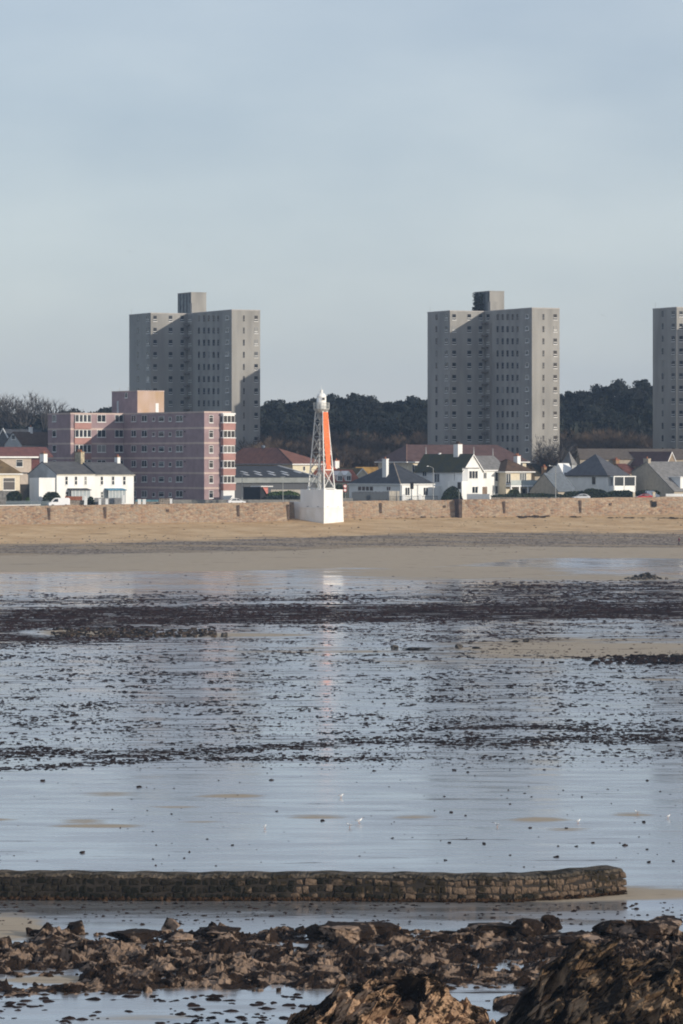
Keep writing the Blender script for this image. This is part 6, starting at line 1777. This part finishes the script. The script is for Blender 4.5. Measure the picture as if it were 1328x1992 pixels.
# ------------------------------------------------------------------ breakwater of squared stones
def breakwater():
    pts = [(-90, 1746), (0, 1750), (300, 1752), (620, 1752), (850, 1749), (1000, 1744), (1130, 1737.5), (1213, 1733)]
    P = []
    for px, py in pts:
        Y = F * EYE / (py - HZ) if px < 700 else F * (EYE - .42 * min(1, (px - 700) / 350)) / (py - HZ)
        P.append(Vector((wx(px, Y), Y)))
    root = thing('breakwater', 'long curving low breakwater of weedy stone blocks, coloured darker for shade at left, on the wet sand', 'breakwater', (P[0].x, P[0].y, 0))
    O = Vector((P[0].x, P[0].y))
    # arc length samples
    pl = []
    for i in range(len(P) - 1):
        n = max(2, int((P[i + 1] - P[i]).length / .25))
        for k in range(n): pl.append(P[i].lerp(P[i + 1], k / n))
    pl.append(P[-1])
    for _ in range(14): pl = [pl[0]] + [(pl[i - 1] + pl[i] * 2 + pl[i + 1]) / 4 for i in range(1, len(pl) - 1)] + [pl[-1]]
    s = [0]
    for i in range(1, len(pl)): s.append(s[-1] + (pl[i] - pl[i - 1]).length)
    Ltot = s[-1]
    def at(d):
        d = min(max(d, 0), Ltot - 1e-4); i = int(np.searchsorted(s, d, 'right')) - 1; i = min(i, len(pl) - 2)
        t = (d - s[i]) / (s[i + 1] - s[i]); p = pl[i].lerp(pl[i + 1], t); e = (pl[i + 1] - pl[i]).normalized(); return p, e
    H = lambda d: 1.37 + .018 * math.sin(d * .35) + .02 * math.sin(d * 1.3) + .02 * math.sin(d * 3.1)
    TH = 1.9
    core = MB(); top = MB(); N = 320; rows = []
    for i in range(N + 1):
        p, e = at(Ltot * i / N); n = Vector((e.y, -e.x)); z0 = -.3; h = H(Ltot * i / N)
        zg = float(beach_z(p.x, p.y))
        f = lambda off, z: (p.x + n.x * off - O.x, p.y + n.y * off - O.y, z)
        rows.append([f(-.05, z0), f(-.09, zg + h - .11), f(-TH, zg + h - .11), f(-TH, z0), f(-.02 + random.gauss(0, .03), zg + h - .13 + random.gauss(0, .03)), f(-.20 + random.gauss(0, .05), zg + h + random.gauss(0, .022)), f(-TH - .05, zg + h + .02), f(-TH - .05, zg + h - .11)])
    for a, b in zip(rows[:-1], rows[1:]):
        core.add(a[:4] + b[:4], [(0, 4, 5, 1), (1, 5, 6, 2), (2, 6, 7, 3)]); top.add(a[4:] + b[4:], [(0, 4, 5, 1), (1, 5, 6, 2), (2, 6, 7, 3), (3, 7, 4, 0)])
    for a, m_ in ((rows[0], 0), (rows[-1], 1)):
        core.add(a[:4], [(0, 1, 2, 3)]); top.add(a[4:], [(0, 1, 2, 3)])
    core.build('core', mat('dark_mortar', (.024, .019, .015), .9, .2, 2), root)
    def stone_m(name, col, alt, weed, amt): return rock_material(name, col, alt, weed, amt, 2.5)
    lit = stone_m('sunlit_breakwater_stone', (.145, .104, .074), (.09, .064, .045), (.03, .024, .015), .34)  # brighter stone colour, sunlight on the right end painted in
    drk = stone_m('weedy_shaded_breakwater_stone', (.026, .022, .017), (.016, .014, .010), (.011, .011, .008), .45)  # dark weed colour with the shade of the left part painted in
    top.build('capping', rock_material('mossy_capping', (.115, .092, .068), (.07, .056, .041), (.035, .028, .018), .34, 3), root)
    V6 = []
    for k in range(6):
        bm = bmesh.new(); bmesh.ops.create_cube(bm, size=1.0)
        bmesh.ops.bevel(bm, geom=bm.edges, offset=.22, segments=1, affect='EDGES')
        r = random.Random(k)
        for v in bm.verts: v.co += Vector((r.uniform(-.09, .09), r.uniform(-.09, .09), r.uniform(-.1, .1)))
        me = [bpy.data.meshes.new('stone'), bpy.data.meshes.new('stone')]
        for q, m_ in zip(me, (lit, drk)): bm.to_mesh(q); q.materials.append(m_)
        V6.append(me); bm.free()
    FR = [(0.0, .36), (.36, .70), (.70, 1.0)]
    for row in range(3):
        d = random.uniform(0, .3)
        while d < Ltot - .2:
            L_ = random.uniform(.30, .52) if random.random() < .65 else random.uniform(.5, .8)
            p, e = at(d + L_ / 2); n = Vector((e.y, -e.x)); ht = H(d) - .17; hh = ht * (FR[row][1] - FR[row][0]); zc = ht * (FR[row][0] + FR[row][1]) / 2
            zg = float(beach_z(p.x, p.y)); wob = .045 * math.sin(d * 2.1 + row * 2)
            pxx = 664 + F * p.x / p.y
            dark = pxx < 600 + random.uniform(-170, 170) or (row == 0 and random.random() < .3)  # left part takes the copy with weed and painted shade
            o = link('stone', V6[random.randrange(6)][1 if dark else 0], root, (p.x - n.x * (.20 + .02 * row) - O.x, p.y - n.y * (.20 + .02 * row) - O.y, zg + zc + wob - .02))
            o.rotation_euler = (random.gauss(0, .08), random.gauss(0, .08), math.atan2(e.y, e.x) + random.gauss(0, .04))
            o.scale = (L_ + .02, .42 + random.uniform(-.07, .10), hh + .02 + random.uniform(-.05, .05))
            d += L_
    # weed hanging on the foot of the wall
    bw = [at(random.uniform(0, Ltot)) + (random.random(),) for _ in range(900)]
    bx = np.array([p.x + e.y * (.02 + .25 * q) for p, e, q in bw]); by = np.array([p.y - e.x * (.02 + .25 * q) for p, e, q in bw])
    clumps('seaweed', bx, by, beach_z(bx, by) + rng.uniform(0, .12, 900), rng.uniform(.1, .4, 900), rng.uniform(.1, .3, 900), rng.uniform(.03, .16, 900), WEEDR)
    # rounded end of larger blocks
    p, e = at(Ltot); n = Vector((e.y, -e.x))
    for row in range(3):
        for j in range(3):
            hh = (H(Ltot) - .17) / 3; off = .3 + j * .6; zg = float(beach_z(p.x, p.y))
            o = link('stone', V6[random.randrange(6)][0], root, (p.x - n.x * off + e.x * .02 - O.x, p.y - n.y * off + e.y * .02 - O.y, zg + hh * (row + .5)))
            o.rotation_euler = (0, 0, math.atan2(e.y, e.x)); o.scale = (.42, .58, hh - .03)
breakwater()

# ------------------------------------------------------------------ gulls and the walker
GULLW = mat('gull_white', (.80, .80, .79), .8, .03); GULLG = mat('gull_grey', (.35, .37, .40), .8, .05); BEAK = mat('orange_beak', (.5, .18, .03), .5)
def skin_mesh(name, joints, edges, m, sub=2):
    me = bpy.data.meshes.new(name); me.from_pydata([j[0] for j in joints], edges, []); o = bpy.data.objects.new(name, me); COL.objects.link(o)
    o.modifiers.new('skin', 'SKIN'); sd = o.modifiers.new('sub', 'SUBSURF'); sd.levels = sd.render_levels = sub
    for v, j in zip(me.skin_vertices[0].data, joints): v.radius = (j[1], j[1]) if not isinstance(j[1], tuple) else j[1]
    me.skin_vertices[0].data[0].use_root = True
    dg = bpy.context.evaluated_depsgraph_get(); out = bpy.data.meshes.new_from_object(o.evaluated_get(dg)); out.name = name
    out.materials.clear(); out.materials.append(m); out.polygons.foreach_set('use_smooth', [True] * len(out.polygons))
    bpy.data.objects.remove(o); bpy.data.meshes.remove(me); return out
gb = skin_mesh('body', [((0, 0, .20), .075), ((.10, 0, .23), .062), ((.16, 0, .29), .036), ((.185, 0, .345), .042), ((-.12, 0, .19), .045), ((-.22, 0, .19), .018)], [(0, 1), (1, 2), (2, 3), (0, 4), (4, 5)], GULLW)
gw = skin_mesh('wing', [((.06, 0, .24), (.02, .05)), ((-.06, 0, .22), (.02, .055)), ((-.24, 0, .19), (.01, .02))], [(0, 1), (1, 2)], GULLG)
def gull():
    t = thing('gull', '', 'gull')
    link('body', gb, t)
    for s in (-1, 1):
        link('wing', gw, t, (0, s * .065, 0))
        MB().tube((.0, s * .03, 0), (.0, s * .03, .15), .008, .008, 5).box(-.01, .05, s * .03 - .02, s * .03 + .02, 0, .01).build('leg', BEAK, t)
    MB().tube((.22, 0, .345), (.275, 0, .335), .014, .004, 5).build('beak', BEAK, t)
    MB().box(-.32, -.2, -.025, .025, .185, .195).build('tail', GULLG, t)
    return t
proto = gull()
for i, (px, py, rz, k, lab) in enumerate(((663, 1552, .3, 1.0, 'white gull standing alone on the far part of the smooth wet sand, near centre'), (515, 1613, 1.2, 1.0, 'leftmost white gull standing on the wet sand'), (680, 1610, 2.8, 1.0, 'white gull just left of another near the centre of the wet sand'),
                                      (698, 1602, .2, 1.25, 'larger white gull seen side on, right of another near the centre'), (967, 1609, 2.6, 1.0, 'white gull standing right of centre on the wet sand'), (1124, 1602, .6, 1.05, 'white gull between the right of centre gull and the right edge pair'),
                                      (1240, 1585, 2.9, 1.1, 'white gull on a sand streak towards the right edge'), (1299, 1592, .4, .9, 'rightmost small white gull on the wet sand'))):
    t = proto if i == 0 else copy_tree(proto)
    Y = float(ground_y(px, py)); X = wx(px, Y); t.location = (X, Y, float(beach_z(X, Y))); t.rotation_euler = (0, 0, rz); t.scale = (k * .85,) * 3
    tag(t, lab, 'gull', 'gulls standing on the wet sand')
fb = skin_mesh('body', [((0, 0, 0), .06), ((.14, 0, .01), .04), ((.22, 0, .02), .03), ((-.16, 0, 0), .03), ((-.26, 0, 0), .012)], [(0, 1), (1, 2), (0, 3), (3, 4)], GULLG)
fwg = MB().add([(.07, .03, .02), (-.09, .03, .02), (.10, .30, .14), (-.05, .30, .13), (-.08, .62, .08), (.02, .60, .085), (.07, .03, .0), (-.09, .03, .0), (.10, .30, .12), (-.05, .30, .115), (-.08, .62, .07), (.02, .60, .07)],
               [(0, 2, 3, 1), (2, 5, 4, 3), (6, 7, 9, 8), (8, 9, 10, 11), (0, 6, 8, 2), (2, 8, 11, 5), (1, 3, 9, 7), (3, 4, 10, 9), (5, 11, 10, 4)]).mesh('wing', GULLG)
for px, py, Y, rz, tilt, lab in ((1171, 613, 600, -.2, .5, 'gull flying between the middle and right tower blocks'), (253, 489, 620, .3, -.3, 'small gull flying high above the left tower'), (368, 480, 640, .1, .15, 'small pale gull flying above the left tower lift house')):
    t = thing('flying_gull', lab, 'gull', (wx(px, Y), Y, wz(py, Y)), rz, 'gulls flying in the sky'); t.rotation_euler = (tilt, 0, rz + 1.5)
    t.scale = (1.05,) * 3
    link('body', fb, t)
    for s in (1, -1):
        w_ = link('wing', fwg, t); w_.scale = (1, s, 1)

def person(px, py, label):
    Y = float(ground_y(px, py)); X = wx(px, Y); z = float(beach_z(X, Y))
    t = thing('person', label, 'person', (X, Y, z), R(200))
    skinm = mat('skin', (.45, .28, .2), .6, .05); dark = mat('dark_trousers', (.02, .02, .025), .9); red = mat('red_jacket', (.16, .015, .035), .8)
    J = [((0, 0, .95), .125), ((0, 0, 1.15), .125), ((0, 0, 1.38), .14), ((0, 0, 1.50), .055), ((.03, 0, 1.60), .095), ((.03, 0, 1.70), .085),
         ((0, .17, 1.40), .06), ((-.02, .23, 1.14), .045), ((.10, .22, .90), .035), ((.14, .22, .80), .04), ((0, -.17, 1.40), .06), ((.04, -.23, 1.14), .045), ((-.06, -.22, .90), .035), ((-.08, -.22, .80), .04),
         ((.0, .09, .86), .09), ((.12, .10, .48), .065), ((.20, .10, .08), .045), ((.32, .10, .03), .035), ((0, -.09, .86), .09), ((.0, -.10, .47), .065), ((-.18, -.10, .10), .045), ((-.08, -.10, .03), .035)]
    E = [(0, 1), (1, 2), (2, 3), (3, 4), (4, 5), (2, 6), (6, 7), (7, 8), (8, 9), (2, 10), (10, 11), (11, 12), (12, 13), (0, 14), (14, 15), (15, 16), (16, 17), (0, 18), (18, 19), (19, 20), (20, 21)]
    link('body', skin_mesh('body', J, E, skinm), t)
    top = [((0, 0, .88), .15), ((0, 0, 1.12), .15), ((0, 0, 1.39), .165), ((0, 0, 1.48), .08), ((0, .19, 1.40), .08), ((-.02, .25, 1.14), .065), ((.10, .24, .88), .05), ((0, -.19, 1.40), .08), ((.04, -.25, 1.14), .065), ((-.06, -.24, .88), .05)]
    link('jacket', skin_mesh('jacket', top, [(0, 1), (1, 2), (2, 3), (2, 4), (4, 5), (5, 6), (2, 7), (7, 8), (8, 9)], red), t)
    tr = [((0, 0, .95), .14), ((0, .09, .84), .105), ((.12, .10, .48), .08), ((.20, .10, .12), .065), ((0, -.09, .84), .105), ((.0, -.10, .47), .08), ((-.18, -.10, .14), .065)]
    link('trousers', skin_mesh('trousers', tr, [(0, 1), (1, 2), (2, 3), (0, 4), (4, 5), (5, 6)], dark), t)
    link('hair', skin_mesh('hair', [((.0, 0, 1.70), .098), ((.0, 0, 1.76), .06), ((-.04, 0, 1.63), .07)], [(0, 1), (0, 2)], mat('dark_hair', (.02, .015, .012), .8)), t)
    for (a, b) in (((.20, .10, .03), (.36, .10, .03)), ((-.20, -.10, .05), (-.04, -.10, .03))):
        MB().tube(a, b, .06, .05, 8).build('shoe', dark, t)
person(1320.5, 1061, 'person in a dark red jacket walking on the beach at the right edge')

# ------------------------------------------------------------------ the air: thin even haze round everything
def build_haze():
    m = bpy.data.materials.new('haze'); m.use_nodes = True; N = m.node_tree.nodes; N.clear()
    o_ = N.new('ShaderNodeOutputMaterial'); v = N.new('ShaderNodeVolumePrincipled')
    v.inputs['Color'].default_value = (.50, .70, 1.0, 1); v.inputs['Density'].default_value = HAZE; v.inputs['Anisotropy'].default_value = 0.0
    m.node_tree.links.new(v.outputs['Volume'], o_.inputs['Volume'])
    o = MB().box(-1650, 1650, -120, 2700, -6, 95).build('haze', m); tag(o, kind='stuff')
    SC.cycles.volume_bounces = 0
if HAZE > 0: build_haze()
